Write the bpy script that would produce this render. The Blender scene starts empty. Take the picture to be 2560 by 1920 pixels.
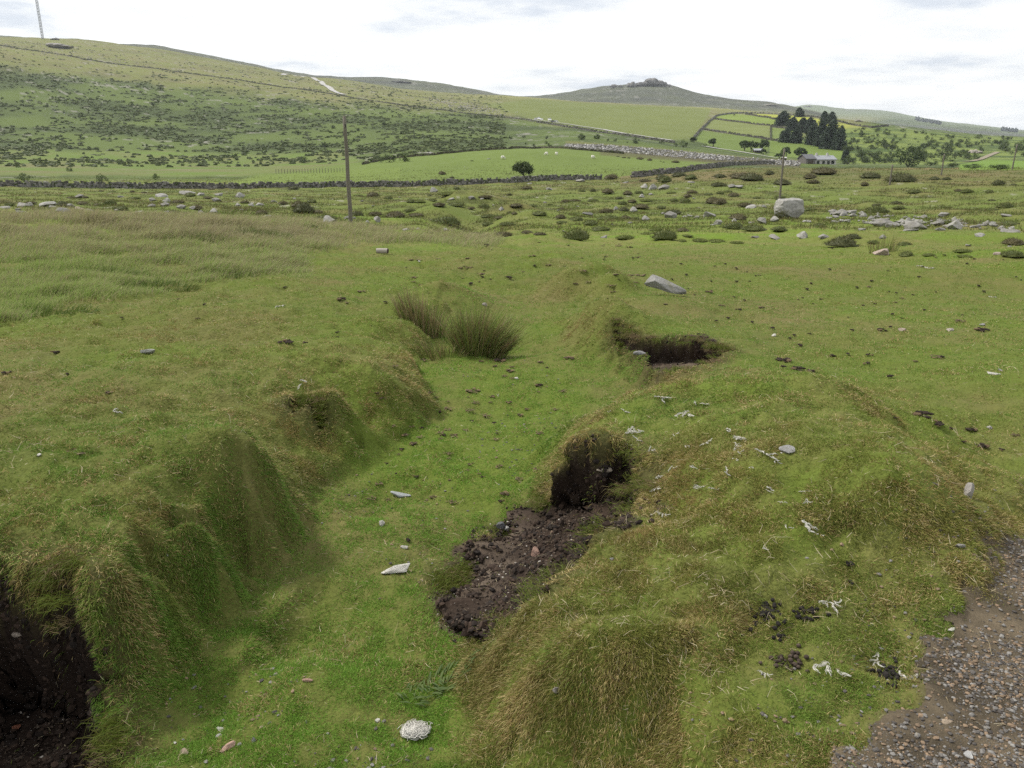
import bpy, math, random
import numpy as np
R = math.radians
rng = np.random.default_rng(11)
random.seed(11)
S = bpy.context.scene
COL = S.collection

# ------------------------------------------------------------------ camera
EYE = 1.6
PITCH = R(16.84)
FPX = 1950.0                       # focal length in pixels of the 2560 wide photograph
cam_d = bpy.data.cameras.new("camera")
cam = bpy.data.objects.new("camera", cam_d)
COL.objects.link(cam)
cam_d.sensor_width = 36.0
cam_d.lens = 36.0 * FPX / 2560.0
cam_d.clip_start = 0.05
cam_d.clip_end = 40000.0
cam.location = (0, 0, EYE)
cam.rotation_euler = (math.pi / 2 - PITCH, 0, 0)
S.camera = cam

# ------------------------------------------------------------------ light
SUN_EL, SUN_AZ = R(50), R(-62)     # azimuth from +Y towards +X
S.view_settings.view_transform = 'Standard'
S.view_settings.look = 'None'
S.view_settings.exposure = 0.26
S.view_settings.gamma = 1.0
S.render.engine = 'CYCLES'
S.cycles.max_bounces = 5
S.cycles.diffuse_bounces = 3
S.cycles.glossy_bounces = 1
S.cycles.transmission_bounces = 2
S.cycles.transparent_max_bounces = 4
S.cycles.volume_bounces = 0
S.cycles.caustics_reflective = False
S.cycles.caustics_refractive = False
S.cycles.use_denoising = False
S.cycles.use_adaptive_sampling = False
try:
    S.cycles.denoiser = 'OPENIMAGEDENOISE'
    S.cycles.denoising_input_passes = 'RGB_ALBEDO_NORMAL'
except Exception:
    pass

W = bpy.data.worlds.new("World"); S.world = W
W.use_nodes = True
nt = W.node_tree; nt.nodes.clear()
def N(tree, typ, **kw):
    n = tree.nodes.new(typ)
    for k, v in kw.items(): setattr(n, k, v)
    return n
out = N(nt, 'ShaderNodeOutputWorld'); bg = N(nt, 'ShaderNodeBackground')
sky = N(nt, 'ShaderNodeTexSky'); sky.sky_type = 'NISHITA'; sky.sun_disc = False
sky.sun_elevation = SUN_EL; sky.sun_rotation = SUN_AZ
tc = N(nt, 'ShaderNodeTexCoord'); sep = N(nt, 'ShaderNodeSeparateXYZ')
nt.links.new(tc.outputs['Generated'], sep.inputs[0])
def M(tree, op, a, b=None, clamp=False):
    n = N(tree, 'ShaderNodeMath', operation=op); n.use_clamp = clamp
    for i, v in enumerate((a, b)):
        if v is None: continue
        if isinstance(v, (int, float)): n.inputs[i].default_value = v
        else: tree.links.new(v, n.inputs[i])
    return n.outputs[0]
# direction projected on a flat cloud layer
zz = M(nt, 'ADD', M(nt, 'MAXIMUM', sep.outputs[2], 0.0), 0.10)
cx = M(nt, 'DIVIDE', sep.outputs[0], zz); cy = M(nt, 'DIVIDE', sep.outputs[1], zz)
cmb = N(nt, 'ShaderNodeCombineXYZ'); nt.links.new(cx, cmb.inputs[0]); nt.links.new(cy, cmb.inputs[1])
def wn(scale, detail, rough, off):
    mp = N(nt, 'ShaderNodeMapping'); nt.links.new(cmb.outputs[0], mp.inputs[0]); mp.inputs['Location'].default_value = off
    n = N(nt, 'ShaderNodeTexNoise'); n.inputs['Scale'].default_value = scale
    n.inputs['Detail'].default_value = detail; n.inputs['Roughness'].default_value = rough
    nt.links.new(mp.outputs[0], n.inputs['Vector']); return n.outputs['Fac']
def ramp(tree, fac, stops):
    r = N(tree, 'ShaderNodeValToRGB'); e = r.color_ramp.elements
    while len(e) < len(stops): e.new(0.5)
    for el, (p, c) in zip(e, stops):
        el.position = p; el.color = (*c, 1) if len(c) == 3 else c
    tree.links.new(fac, r.inputs[0]); return r.outputs[0]
n1 = wn(0.85, 7, 0.55, (3.1, 0.7, 0)); n2 = wn(2.3, 6, 0.6, (8.2, 4.4, 0))
f = M(nt, 'ADD', M(nt, 'MULTIPLY', n1, 0.68), M(nt, 'MULTIPLY', n2, 0.32))
cloud = ramp(nt, f, [(0.31, (0.60, 0.655, 0.74)), (0.39, (0.695, 0.74, 0.81)), (0.445, (0.90, 0.915, 0.93)), (0.56, (1.12, 1.12, 1.11))])
mix = N(nt, 'ShaderNodeMix', data_type='RGBA')
mix.inputs['Factor'].default_value = 0.90
skys = N(nt, 'ShaderNodeVectorMath', operation='SCALE'); nt.links.new(sky.outputs[0], skys.inputs[0]); skys.inputs['Scale'].default_value = 0.10
nt.links.new(skys.outputs[0], mix.inputs['A'])
nt.links.new(cloud, mix.inputs['B'])
nt.links.new(mix.outputs['Result'], bg.inputs['Color'])
bg.inputs['Strength'].default_value = 1.0
nt.links.new(bg.outputs[0], out.inputs[0])

sl = bpy.data.lights.new("sun", 'SUN'); sl.energy = 3.5; sl.angle = R(10); sl.color = (1.0, 0.95, 0.86)
so = bpy.data.objects.new("sun", sl); COL.objects.link(so)
sd = np.array([math.sin(SUN_AZ) * math.cos(SUN_EL), math.cos(SUN_AZ) * math.cos(SUN_EL), math.sin(SUN_EL)])
so.rotation_euler = (math.pi / 2 - SUN_EL, 0, math.pi - SUN_AZ)
so.location = (0, 0, 50)

# ------------------------------------------------------------------ helpers
def tag(o, label=None, cat=None, group=None, kind=None):
    if label: o['label'] = label
    if cat: o['category'] = cat
    if group: o['group'] = group
    if kind: o['kind'] = kind
    return o
def empty(name, loc, rz=0.0):
    o = bpy.data.objects.new(name, None); COL.objects.link(o)
    o.location = loc; o.rotation_euler = (0, 0, rz); o.empty_display_size = 0.2
    return o
def mesh_np(name, verts, faces, mats=None, cols=None, smooth=False, midx=None):
    """faces: (n,3) or (n,4) int array, or list of such"""
    me = bpy.data.meshes.new(name)
    fl = faces if isinstance(faces, list) else [faces]
    fl = [np.asarray(q, dtype=np.int32) for q in fl if len(q)]
    verts = np.asarray(verts, dtype=np.float32)
    me.vertices.add(len(verts)); me.vertices.foreach_set('co', verts.ravel())
    tot = sum(q.size for q in fl); nf = sum(len(q) for q in fl)
    me.loops.add(tot); me.loops.foreach_set('vertex_index', np.concatenate([q.ravel() for q in fl]))
    me.polygons.add(nf)
    ltot = np.concatenate([np.full(len(q), q.shape[1], np.int32) for q in fl])
    me.polygons.foreach_set('loop_start', np.concatenate([[0], np.cumsum(ltot)[:-1]]).astype(np.int32))
    me.polygons.foreach_set('loop_total', ltot)
    if midx is not None: me.polygons.foreach_set('material_index', np.asarray(midx, np.int32))
    if smooth: me.polygons.foreach_set('use_smooth', np.ones(nf, bool))
    else: me.polygons.foreach_set('use_smooth', np.zeros(nf, bool))
    if cols is not None:
        ca = me.color_attributes.new('col', 'FLOAT_COLOR', 'POINT')
        c4 = np.ones((len(verts), 4), np.float32); c4[:, :3] = cols
        ca.data.foreach_set('color', c4.ravel())
    for m in (mats or []): me.materials.append(m)
    me.update(calc_edges=True)
    return me
def link(name, me, parent=None, loc=None):
    o = bpy.data.objects.new(name, me); COL.objects.link(o)
    if parent is not None: o.parent = parent
    if loc is not None: o.location = loc
    return o
_lat = rng.random((256, 256)).astype(np.float32)
def vnoise(x, y, seed=0):
    x = np.asarray(x, np.float64) + seed * 17.31; y = np.asarray(y, np.float64) + seed * 9.73
    xi = np.floor(x).astype(np.int64); yi = np.floor(y).astype(np.int64)
    fx = x - xi; fy = y - yi
    fx = fx * fx * fx * (fx * (fx * 6 - 15) + 10); fy = fy * fy * fy * (fy * (fy * 6 - 15) + 10)
    a = _lat[xi & 255, yi & 255]; b = _lat[(xi + 1) & 255, yi & 255]
    c = _lat[xi & 255, (yi + 1) & 255]; d = _lat[(xi + 1) & 255, (yi + 1) & 255]
    return (a * (1 - fx) + b * fx) * (1 - fy) + (c * (1 - fx) + d * fx) * fy
def fbm(x, y, o=4, seed=0, g=0.5):
    s = 0; a = 1; t = 0; f = 1
    c, sn = math.cos(0.6), math.sin(0.6)
    for k in range(o):
        s = s + a * vnoise(x * f, y * f, seed + k * 3); t += a; a *= g; f *= 2.03
        x, y = c * x - sn * y, sn * x + c * y
    return s / t - 0.5                     # about -.4 .. .4
def sstep(a, b, x):
    t = np.clip((x - a) / (b - a), 0, 1); return t * t * (3 - 2 * t)
def lerp(a, b, t):
    t = np.asarray(t)[..., None]; return np.asarray(a) * (1 - t) + np.asarray(b) * t

# ------------------------------------------------------------------ photograph pixel <-> world direction
CP, SP = math.cos(PITCH), math.sin(PITCH)
def ray(u, v):
    a = (np.asarray(u, float) - 1280) / FPX; b = (960 - np.asarray(v, float)) / FPX
    return np.stack([a, CP + b * SP, -SP + b * CP], -1)
def project(x, y, z):
    dz = z - EYE
    depth = y * CP - dz * SP; up = y * SP + dz * CP
    depth = np.where(depth > 1e-3, depth, 1e-3)
    return 1280 + FPX * x / depth, 960 - FPX * up / depth
def on_plane(u, v, z):
    d = ray(u, v); t = (z - EYE) / d[..., 2]
    return d[..., 0] * t, d[..., 1] * t
def az_of(u, v):
    d = ray(u, v); return np.degrees(np.arctan2(d[..., 0], d[..., 1]))

# ------------------------------------------------------------------ terrain: far relief lofted from ridges and hollows
# every line: (u, v, distance) as seen, near to far
LINES = [
 [(-400,None,1.0,0.0),(3000,None,1.0,0.0)],
 [(-400,None,6.0,-0.15),(3000,None,6.0,-0.15)],
 [(-400,None,11.0,-0.45),(3000,None,11.0,-0.45)],
 [(-400,640,18),(500,640,18),(900,645,18),(1280,648,18),(2000,650,18),(3000,650,18)],
 [(-400,555,28),(500,556,28),(700,566,28),(900,588,28),(1280,598,28),(2000,590,28),(3000,590,28)],
 [(-400,540,42),(400,546,42),(877,560,42),(1280,566,42),(1900,558,42),(3000,558,42)],
 [(-400,505,85),(700,508,85),(1280,512,85),(2000,505,85),(3000,500,85)],
 [(-400,472,170),(600,470,170),(900,468,170),(1280,457,170),(1480,452,170),(1600,446,172),(1840,428,172),(2000,428,172),(3000,424,172)],
 [(-400,426,300),(600,424,300),(860,408,300),(980,396,300),(1085,384,300),(1275,371,300),(1433,375,300),(1600,388,300),(1790,410,300),(2000,420,290),(2300,425,290),(3000,422,290)],
 [(-400,420,345),(600,418,345),(860,410,345),(1085,398,345),(1275,376,345),(1433,366,345),(1600,378,345),(1790,392,345),(2000,420,330),(3000,420,330)],
 [(-400,384,430),(300,388,430),(600,390,430),(860,377,430),(1085,366,430),(1275,362,430),(1433,345,430),(1600,354,430),(1700,372,420),(1850,392,390),(1950,402,375),(2100,413,365),(2560,418,365),(3000,416,365)],
 [(-400,100,1150),(0,113,1100),(200,145,1080),(400,172,1030),(600,200,980),(860,240,880),(1000,262,820),(1170,284,750),(1340,302,680),(1500,328,600),(1680,353,530),(1800,374,490),(1950,398,455),(2100,411,440),(2400,412,440),(3000,412,440)],
 [(-400,84,1650),(0,95,1600),(200,99,1600),(400,122,1600),(600,161,1600),(740,189,1600),(860,201,1600),(1000,223,1550),(1100,231,1500),(1240,239,1450),(1340,246,1400),(1500,257,1350),(1650,264,1300),(1800,273,1200),(1900,280,1100),(2000,289,1000),(2100,298,950),(2200,309,900),(2300,322,900),(2400,333,950),(2480,340,1000),(3000,356,1000)],
 [(-400,92,1900),(0,102,1900),(400,128,1900),(740,194,1900),(1000,230,1850),(1240,246,1800),(1500,266,1800),(1800,284,1600),(2000,300,1400),(2200,322,1300),(2400,345,1300),(3000,368,1300)],
 [(-400,95,2600),(0,100,2600),(400,125,2600),(740,188,2600),(860,197,2600),(968,199,2600),(1030,204,2600),(1100,212,2600),(1180,225,2600),(1255,239,2600),(1320,243,2600),(1400,235,2600),(1480,223,2600),(1540,216,2600),(1600,211,2600),(1650,211,2600),(1690,218,2600),(1740,237,2600),(1800,248,2600),(1900,257,2600),(1960,266,2600),(2010,276,2600),(2100,300,2600),(2300,340,2600),(3000,370,2600)],
 [(-400,120,3300),(1000,240,3300),(1500,260,3300),(2000,300,3300),(3000,372,3300)],
 [(-400,200,6500),(1500,260,6500),(1960,274,6500),(2000,268,6500),(2025,264,6500),(2050,267,6500),(2100,276,6500),(2180,278,6500),(2240,285,6500),(2280,295,6500),(2360,308,6500),(2450,317,6500),(2560,329,6500),(3000,352,6500)],
 [(-400,300,9500),(1500,300,9500),(2000,300,9500),(2560,345,9500),(3000,360,9500)],
]
TH = np.concatenate([np.arange(-180, -60, 3.0), np.arange(-60, 60.01, 0.2), np.arange(63, 180.1, 3.0)])
def smooth1(a, th, w=0.5):
    m = np.abs(th) <= 55; k = np.exp(-0.5 * (np.arange(-8, 9) * 0.2 / w) ** 2); k /= k.sum()
    b = a.copy(); p = np.pad(a[m], 8, mode='edge'); b[m] = np.convolve(p, k, mode='valid'); return b
LR, LZ = [], []
for li, L in enumerate(LINES):
    th, rr, z = [], [], []
    for q in L:
        v = q[1] if q[1] is not None else 640
        d = ray(q[0], v); th.append(math.degrees(math.atan2(d[0], d[1]))); rr.append(q[2])
        z.append(q[3] if q[1] is None else EYE + d[2] / math.hypot(d[0], d[1]) * q[2])
    th = [-180] + th + [180]; mr = 0.5 * (rr[0] + rr[-1]); mz = 0.5 * (z[0] + z[-1])
    rr = [mr] + rr + [mr]; z = [mz] + z + [mz]
    LR.append(smooth1(np.interp(TH, th, rr), TH)); LZ.append(smooth1(np.interp(TH, th, z), TH, 0.35 if li > 11 else 0.5))
LR = np.array(LR); LZ = np.array(LZ)
def pchip(x, y, xq):
    h = np.diff(x); dl = np.diff(y) / h; m = np.zeros_like(y)
    w1 = 2 * h[1:] + h[:-1]; w2 = h[1:] + 2 * h[:-1]
    ok = dl[:-1] * dl[1:] > 0
    with np.errstate(divide='ignore', invalid='ignore'):
        hm = (w1 + w2) / (w1 / dl[:-1] + w2 / dl[1:])
    m[1:-1] = np.where(ok, hm, 0); m[0] = dl[0]; m[-1] = dl[-1]
    i = np.clip(np.searchsorted(x, xq) - 1, 0, len(x) - 2); t = np.clip((xq - x[i]) / h[i], 0, 1)
    return ((1 + 2 * t) * (1 - t) ** 2 * y[i] + t * (1 - t) ** 2 * h[i] * m[i] + t * t * (3 - 2 * t) * y[i + 1] + t * t * (t - 1) * h[i] * m[i + 1])
LGR = np.linspace(math.log(0.5), math.log(9400), 1500)
ZT = np.zeros((len(TH), len(LGR)))
for i in range(len(TH)):
    ZT[i] = pchip(LR[:, i], LZ[:, i], np.exp(LGR))
def loft(x, y):
    r = np.hypot(x, y); th = np.degrees(np.arctan2(x, y))
    i = np.clip(np.searchsorted(TH, th) - 1, 0, len(TH) - 2); ft = np.clip((th - TH[i]) / (TH[i + 1] - TH[i]), 0, 1)
    q = np.clip((np.log(np.maximum(r, .5)) - LGR[0]) / (LGR[1] - LGR[0]), 0, len(LGR) - 1.001); j = q.astype(int); fr = q - j
    return (ZT[i, j] * (1 - ft) + ZT[i + 1, j] * ft) * (1 - fr) + (ZT[i, j + 1] * (1 - ft) + ZT[i + 1, j + 1] * ft) * fr

# near relief: the gully and its two banks, a smooth surface through measured points (u, v, height)
NEAR = [
 # track and lawn beyond it
 (2500,1880,0),(2400,1700,0),(2540,1500,.0),(2200,1900,0),(2000,1880,-.03),(2250,1640,0),(2560,1350,.0),(2480,1400,.0),(2400,1520,.0),(2600,1700,0),
 (2540,1150,-.17),(2540,950,-.2),(2300,1000,-.30),(2400,800,-.42),(2000,800,-.42),(2100,900,-.40),(1850,800,-.45),(1800,700,-.65),(2300,700,-.62),(2550,700,-.62),
 # the mound between gully and lawn
 (1650,900,-.22),(1760,960,.06),(1900,1010,.22),(2050,1070,.29),(2200,1140,.31),(2330,1200,.25),(2440,1290,.06),(2420,1380,.03),
 (1560,1010,-.12),(1480,1090,-.06),(1560,1110,.0),(1700,1100,.12),(1850,1150,.23),(2050,1250,.20),(1700,1250,.08),(1600,1300,.03),(1500,1370,.0),(1420,1440,-.02),(1340,1510,-.08),
 (1850,1450,.05),(1650,1450,.06),(1500,1530,.0),(1350,1600,-.07),(1260,1580,-.2),(1600,1650,-.0),(1450,1660,-.05),(1320,1690,-.16),(2000,1500,.04),(2150,1400,.06),(1900,1650,.0),(1800,1800,-.06),(1600,1820,-.2),(1440,1840,-.28),(1290,1850,-.36),(2050,1650,.0),
 (1250,1720,-.36),(1235,1640,-.33),
 # gully floor
 (1180,1420,-.5),(1240,1380,-.5),(1290,1300,-.5),(1340,1240,-.47),(1440,1110,.0),(1520,1105,.02),(1600,1120,.06),(1660,1180,.08),(1400,1270,-.44),(1370,1180,-.36),(1280,1200,-.5),
 (500,1700,-.5),(640,1560,-.5),(760,1440,-.5),(860,1290,-.51),(960,1200,-.53),
 (700,1890,-.5),(1000,1890,-.5),(1170,1880,-.5),(900,1700,-.5),(1120,1700,-.5),(700,1680,-.5),(1000,1500,-.5),(1150,1480,-.5),(840,1450,-.5),(1000,1300,-.51),(1150,1220,-.52),(1100,1130,-.54),(1230,1180,-.5),(1160,1020,-.57),(1180,930,-.6),(1300,960,-.57),(1330,900,-.6),(1450,950,-.5),(1420,1040,-.35),(1330,1090,-.46),(1400,860,-.63),
 (1180,820,-.66),(1160,740,-.72),(1160,660,-.78),(1320,800,-.66),(1330,720,-.72),
 # left bank: top
 (100,1440,-.02),(260,1440,.0),(340,1420,-.02),(430,1380,.0),(330,1520,-.12),(520,1290,.02),(620,1200,.02),(690,1120,.0),(720,1190,-.22),(600,1320,-.22),(480,1430,-.2),
 (840,980,-.08),(930,930,-.12),(1000,950,-.24),(960,1030,-.36),(880,1050,-.34),(800,1090,-.3),(960,860,-.27),(1010,880,-.42),(980,800,-.36),(1020,760,-.5),
 (0,1300,.08),(250,1250,.1),(450,1180,.06),(0,1100,.08),(300,1050,.05),(550,1050,.0),(700,980,-.08),(0,900,-.05),(300,880,-.1),(600,860,-.15),(800,840,-.22),
 (100,760,-.3),(400,760,-.3),(700,760,-.34),(880,740,-.42),(950,700,-.56),(700,690,-.6),(300,690,-.58),
 # the far lumps along the right bank
 (1460,860,-.52),(1500,810,-.36),(1560,800,-.34),(1640,815,-.3),(1760,830,-.28),(1830,850,-.28),(1440,820,-.5),(1700,760,-.44),(1450,700,-.5),(1420,720,-.58),(1530,690,-.5),(1540,735,-.5),(1640,720,-.52),(1700,985,-.38),(1620,990,-.47),(1800,930,-.28),
 (1820,920,-.2),
]
P = np.array(NEAR, float)
px, py = on_plane(P[:, 0], P[:, 1], P[:, 2]); pz = P[:, 2].copy()
# ring of points from the far relief, and some behind the camera, so that both surfaces meet
ex = [(t, r) for r in (16.5, 19.0, 22.0) for t in range(-64, 65, 8)]
exx = np.array([r * math.sin(R(t)) for t, r in ex]); exy = np.array([r * math.cos(R(t)) for t, r in ex]); exz = loft(exx, exy)
bkx = np.array([-6, -3, -1.5, 0, 1.5, 3, 6, -6, -3, 0, 3, 6, -9, 9, -9, 9, -8, 7, 8.5, -5, -3.2], float)
bky = np.array([-1, -.5, .6, .3, .6, -.5, -1, -6, -6, -6, -6, -6, 0, 0, 5, 5, 9, 3, 8, 2.5, 1.6], float)
bkz = np.array([0, -.2, -.45, -.1, 0, 0, 0, 0, 0, 0, 0, 0, 0, 0, -.05, -.1, -.25, .0, -.2, .05, -.2], float)
px = np.concatenate([px, exx, bkx]); py = np.concatenate([py, exy, bky]); pz = np.concatenate([pz, exz, bkz])
def tker(d2): return 0.5 * d2 * np.log(d2 + 1e-9)
n = len(px)
A = np.zeros((n + 3, n + 3)); A[:n, :n] = tker((px[:, None] - px) ** 2 + (py[:, None] - py) ** 2) + np.eye(n) * 0.004
A[:n, n] = 1; A[:n, n + 1] = px; A[:n, n + 2] = py; A[n:, :n] = A[:n, n:].T
wts = np.linalg.solve(A, np.concatenate([pz, [0, 0, 0]]))
def tps(x, y):
    o = np.empty(len(x))
    for s in range(0, len(x), 20000):
        a, b = x[s:s + 20000], y[s:s + 20000]
        k = tker((a[:, None] - px) ** 2 + (b[:, None] - py) ** 2)
        o[s:s + 20000] = k @ wts[:n] + wts[n] + wts[n + 1] * a + wts[n + 2] * b
    return o

# the sheet: a polar grid round the standing point, fine where the picture looks
G_TH = np.concatenate([np.arange(-180, -60, 4.0), np.arange(-60, -43, 1.0), np.arange(-43, 43.001, 0.115), np.arange(44, 60.1, 1.0), np.arange(64, 180.1, 4.0)])
G_LR = np.concatenate([np.arange(math.log(.6), math.log(20), 0.0062), np.arange(math.log(20), math.log(9300), 0.0098)])
GT, GR = np.meshgrid(np.radians(G_TH), np.exp(G_LR), indexing='ij')
GX, GY = GR * np.sin(GT), GR * np.cos(GT)
NT_, NR_ = GX.shape
GZ = loft(GX.ravel(), GY.ravel()).reshape(GX.shape)
nr = GR < 17.5
zn = tps(GX[nr], GY[nr]); wn_ = sstep(17.4, 13.5, GR[nr]) if False else 1 - sstep(13.5, 17.4, GR[nr])
GZ[nr] = GZ[nr] * (1 - wn_) + zn * wn_

def poly_mask(x, y, poly, soft):
    """1 inside the polygon, soft edge (metres)"""
    poly = np.asarray(poly, float); inside = np.zeros(x.shape, bool); dmin = np.full(x.shape, 1e9)
    k = len(poly)
    for i in range(k):
        x0, y0 = poly[i]; x1, y1 = poly[(i + 1) % k]
        c = ((y0 > y) != (y1 > y)) & (x < (x1 - x0) * (y - y0) / (y1 - y0 + 1e-12) + x0); inside ^= c
        dx, dy = x1 - x0, y1 - y0
        t = np.clip(((x - x0) * dx + (y - y0) * dy) / (dx * dx + dy * dy + 1e-12), 0, 1)
        dmin = np.minimum(dmin, np.hypot(x - x0 - t * dx, y - y0 - t * dy))
    s = np.where(inside, dmin, -dmin)
    return sstep(-soft, soft, s), s
def wpoly(pts):
    a = np.array(pts, float); x, y = on_plane(a[:, 0], a[:, 1], a[:, 2]); return np.stack([x, y], -1)
def plane_of(pts):
    a = np.array(pts, float); x, y = on_plane(a[:, 0], a[:, 1], a[:, 2])
    return np.linalg.lstsq(np.stack([x, y, np.ones_like(x)], -1), a[:, 2], rcond=None)[0]
SCARS = [
 ([(1130,1545,-.5),(1120,1430,-.5),(1200,1345,-.5),(1290,1290,-.48),(1350,1200,-.33),(1385,1150,-.12),(1440,1130,-.02),(1500,1140,.0),(1560,1130,.0),(1605,1150,.02),(1600,1220,.02),(1570,1260,.0),(1530,1275,.0),(1460,1350,-.01),(1380,1440,-.04),(1290,1520,-.14),(1210,1560,-.38)],
  [(1180,1500,-.53),(1300,1350,-.51),(1450,1270,-.38),(1530,1215,-.31)], 1.0),
 ([(-200,1395,.02),(0,1408,.02),(60,1425,.0),(140,1412,-.0),(215,1450,-.03),(255,1580,-.15),(225,1720,-.4),(275,1800,-.47),(300,1930,-.5),(150,2150,-.55),(-350,2150,-.55)],
  [(0,1800,-.78),(150,1850,-.74),(50,1950,-.80)], 1.0),
 ([(1545,835,-.32),(1600,838,-.3),(1660,842,-.29),(1760,852,-.27),(1828,868,-.25),(1790,905,-.3),(1710,950,-.38),(1630,968,-.46),(1610,930,-.56),(1570,890,-.58),(1540,860,-.5)],
  [(1600,900,-.6),(1780,890,-.5),(1650,950,-.54)], 0.95),
 ([(735,1005,-.1),(770,992,-.1),(806,1008,-.1),(806,1060,-.3),(750,1078,-.35),(728,1040,-.2)], [(740,1060,-.40),(800,1050,-.40),(770,1080,-.44)], 1.0),
]
SOIL = np.zeros(GX.shape); BRINK = np.full(GX.shape, 9.0)
FLOORPOLY = wpoly([(350,2000,-.5),(420,1650,-.5),(540,1545,-.5),(640,1450,-.5),(735,1320,-.5),(815,1225,-.51),(870,1180,-.52),(940,1128,-.54),(1000,1090,-.56),(1066,1052,-.57),(1052,985,-.59),(1040,930,-.61),(1062,890,-.63),(1095,800,-.68),(1110,740,-.72),(1180,650,-.78),(1300,700,-.74),(1400,860,-.62),(1560,900,-.55),(1600,960,-.48),(1440,1060,-.42),(1380,1110,-.42),(1300,1260,-.48),(1200,1345,-.5),(1130,1430,-.5),(1170,1620,-.5),(1190,1750,-.5),(1190,2000,-.5)])
_fa = np.array([(700,1890,-.5),(1000,1500,-.5),(1150,1220,-.52),(1160,1020,-.57),(1180,930,-.6),(1180,820,-.66),(1160,660,-.78)], float); _fx, _fy = on_plane(_fa[:, 0], _fa[:, 1], _fa[:, 2])
near_i = np.where((np.degrees(np.abs(GT)) < 48) & (GR < 12)); nx, ny = GX[near_i], GY[near_i]
wob = 0.05 * fbm(nx * 6, ny * 6, 3, 5)
fm, fs = poly_mask(nx + 2 * wob + .34 * fbm(nx * 1.6, ny * 1.6, 3, 15) + .26 * fbm(nx * 5, ny * 5, 3, 16), ny + 2 * wob + .22 * fbm(nx * 1.6, ny * 1.6, 3, 17) + .2 * fbm(nx * 5, ny * 5, 3, 18), FLOORPOLY, 0.13)
_zf = np.interp(ny, _fy, _fa[:, 2]); z0 = GZ[near_i]; GZ[near_i] = z0 * (1 - fm) + np.minimum(z0, _zf) * fm
FLOOR = np.zeros(GX.shape); FLOOR[near_i] = fm
for poly, fl, soil in SCARS:
    m, s = poly_mask(nx + 1.6 * wob + .05 * fbm(nx * 16, ny * 16, 3, 6), ny + .05 * fbm(nx * 16, ny * 16, 3, 7), wpoly(poly), 0.07)
    pa = plane_of(fl); zf = pa[0] * nx + pa[1] * ny + pa[2] + 0.06 * fbm(nx * 4, ny * 4, 4, 8) + .035 * fbm(nx * 14, ny * 14, 3, 9)
    z0 = GZ[near_i]
    lump = .06 * fbm(nx * 9 + z0 * 3, ny * 9, 3, 10) * np.exp(-((s - .08) / .10) ** 2)
    GZ[near_i] = z0 * (1 - m) + np.minimum(z0, zf) * m + lump
    SOIL[near_i] = np.maximum(SOIL[near_i], sstep(-.055, .005, s + .8 * wob) * soil)
    BRINK[near_i] = np.minimum(BRINK[near_i], -s)
# track
TRACK = wpoly([(2600,1330,.0),(2480,1360,.0),(2420,1460,0),(2330,1560,0),(2280,1640,0),(2230,1740,0),(2120,1850,-.01),(2040,1960,-.02),(2000,2300,-.03),(3200,2600,0),(3600,1500,0)])
tm, ts = poly_mask(GX + 0.34 * fbm(GX * 2.6, GY * 2.6, 4, 31) + .12 * fbm(GX * 14, GY * 14, 2, 32), GY + .1 * fbm(GX * 14, GY * 14, 2, 33), TRACK, 0.05)
tm = np.where(GR < 9, tm, 0)
# relief noise
_lm = 1 - .50 * FLOOR - .55 * sstep(.8, 2.0, GX) * sstep(4.5, 6.5, GY)
rough = (0.16 * fbm(GX * 1.5, GY * 1.5, 4, 1) + 0.085 * fbm(GX * 4.3, GY * 4.3, 3, 2) + .045 * fbm(GX * 11, GY * 11, 3, 12)) * np.clip(_lm, .25, 1)
LUMPS = [(1425,712,-.5,.5,.30),(1490,700,-.5,.5,.24),(1535,728,-.5,.4,.26),(1500,800,-.4,.5,.27),(1580,815,-.35,.4,.10),(1120,752,-.6,.7,.36),(1040,790,-.5,.5,.14),(2060,1030,.05,.5,.10),(1640,770,-.45,.7,.10),
 (1180,505,-3.9,5,1.3),(1120,540,-3,3.4,.9),(1260,530,-3.2,3.6,.8),(1330,548,-2.8,3,.6),(1060,520,-3.4,4,.7)]
for (lu_, lv_, lz_, lr_, lh_) in LUMPS:
    lx_, ly_ = on_plane(np.array(lu_), np.array(lv_), lz_); d2_ = ((GX - lx_) ** 2 + ((GY - ly_) * .8) ** 2) / lr_ ** 2
    GZ += lh_ * np.exp(-d2_ * 1.6)
gx0, gy0 = on_plane(np.array([1165, 1175, 1185.]), np.array([600, 555, 515.]), -2.6)
for a_, b_ in zip(gx0, gy0): GZ -= .55 * np.exp(-(((GX - a_) / 1.6) ** 2 + ((GY - b_) / 7) ** 2))
amp1 = sstep(9, 30, GR) * (1 - sstep(150, 420, GR))
hum = np.maximum(fbm(GX * .30, GY * .22, 4, 3) + .02, 0) * 1.6
amp2 = sstep(250, 700, GR)
far = 5.0 * fbm(GX / 60, GY / 60, 4, 4) * amp2 * np.clip(GR / 1500, .2, 1.6)
flatf = 1 - 0.75 * np.clip(tm, 0, 1)
GZ += rough * (1 - sstep(20, 60, GR)) * flatf + hum * amp1 * 0.55 + far
GZ += 0.05 * sstep(0.25, 0.0, np.abs(BRINK)) * 0 
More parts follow.
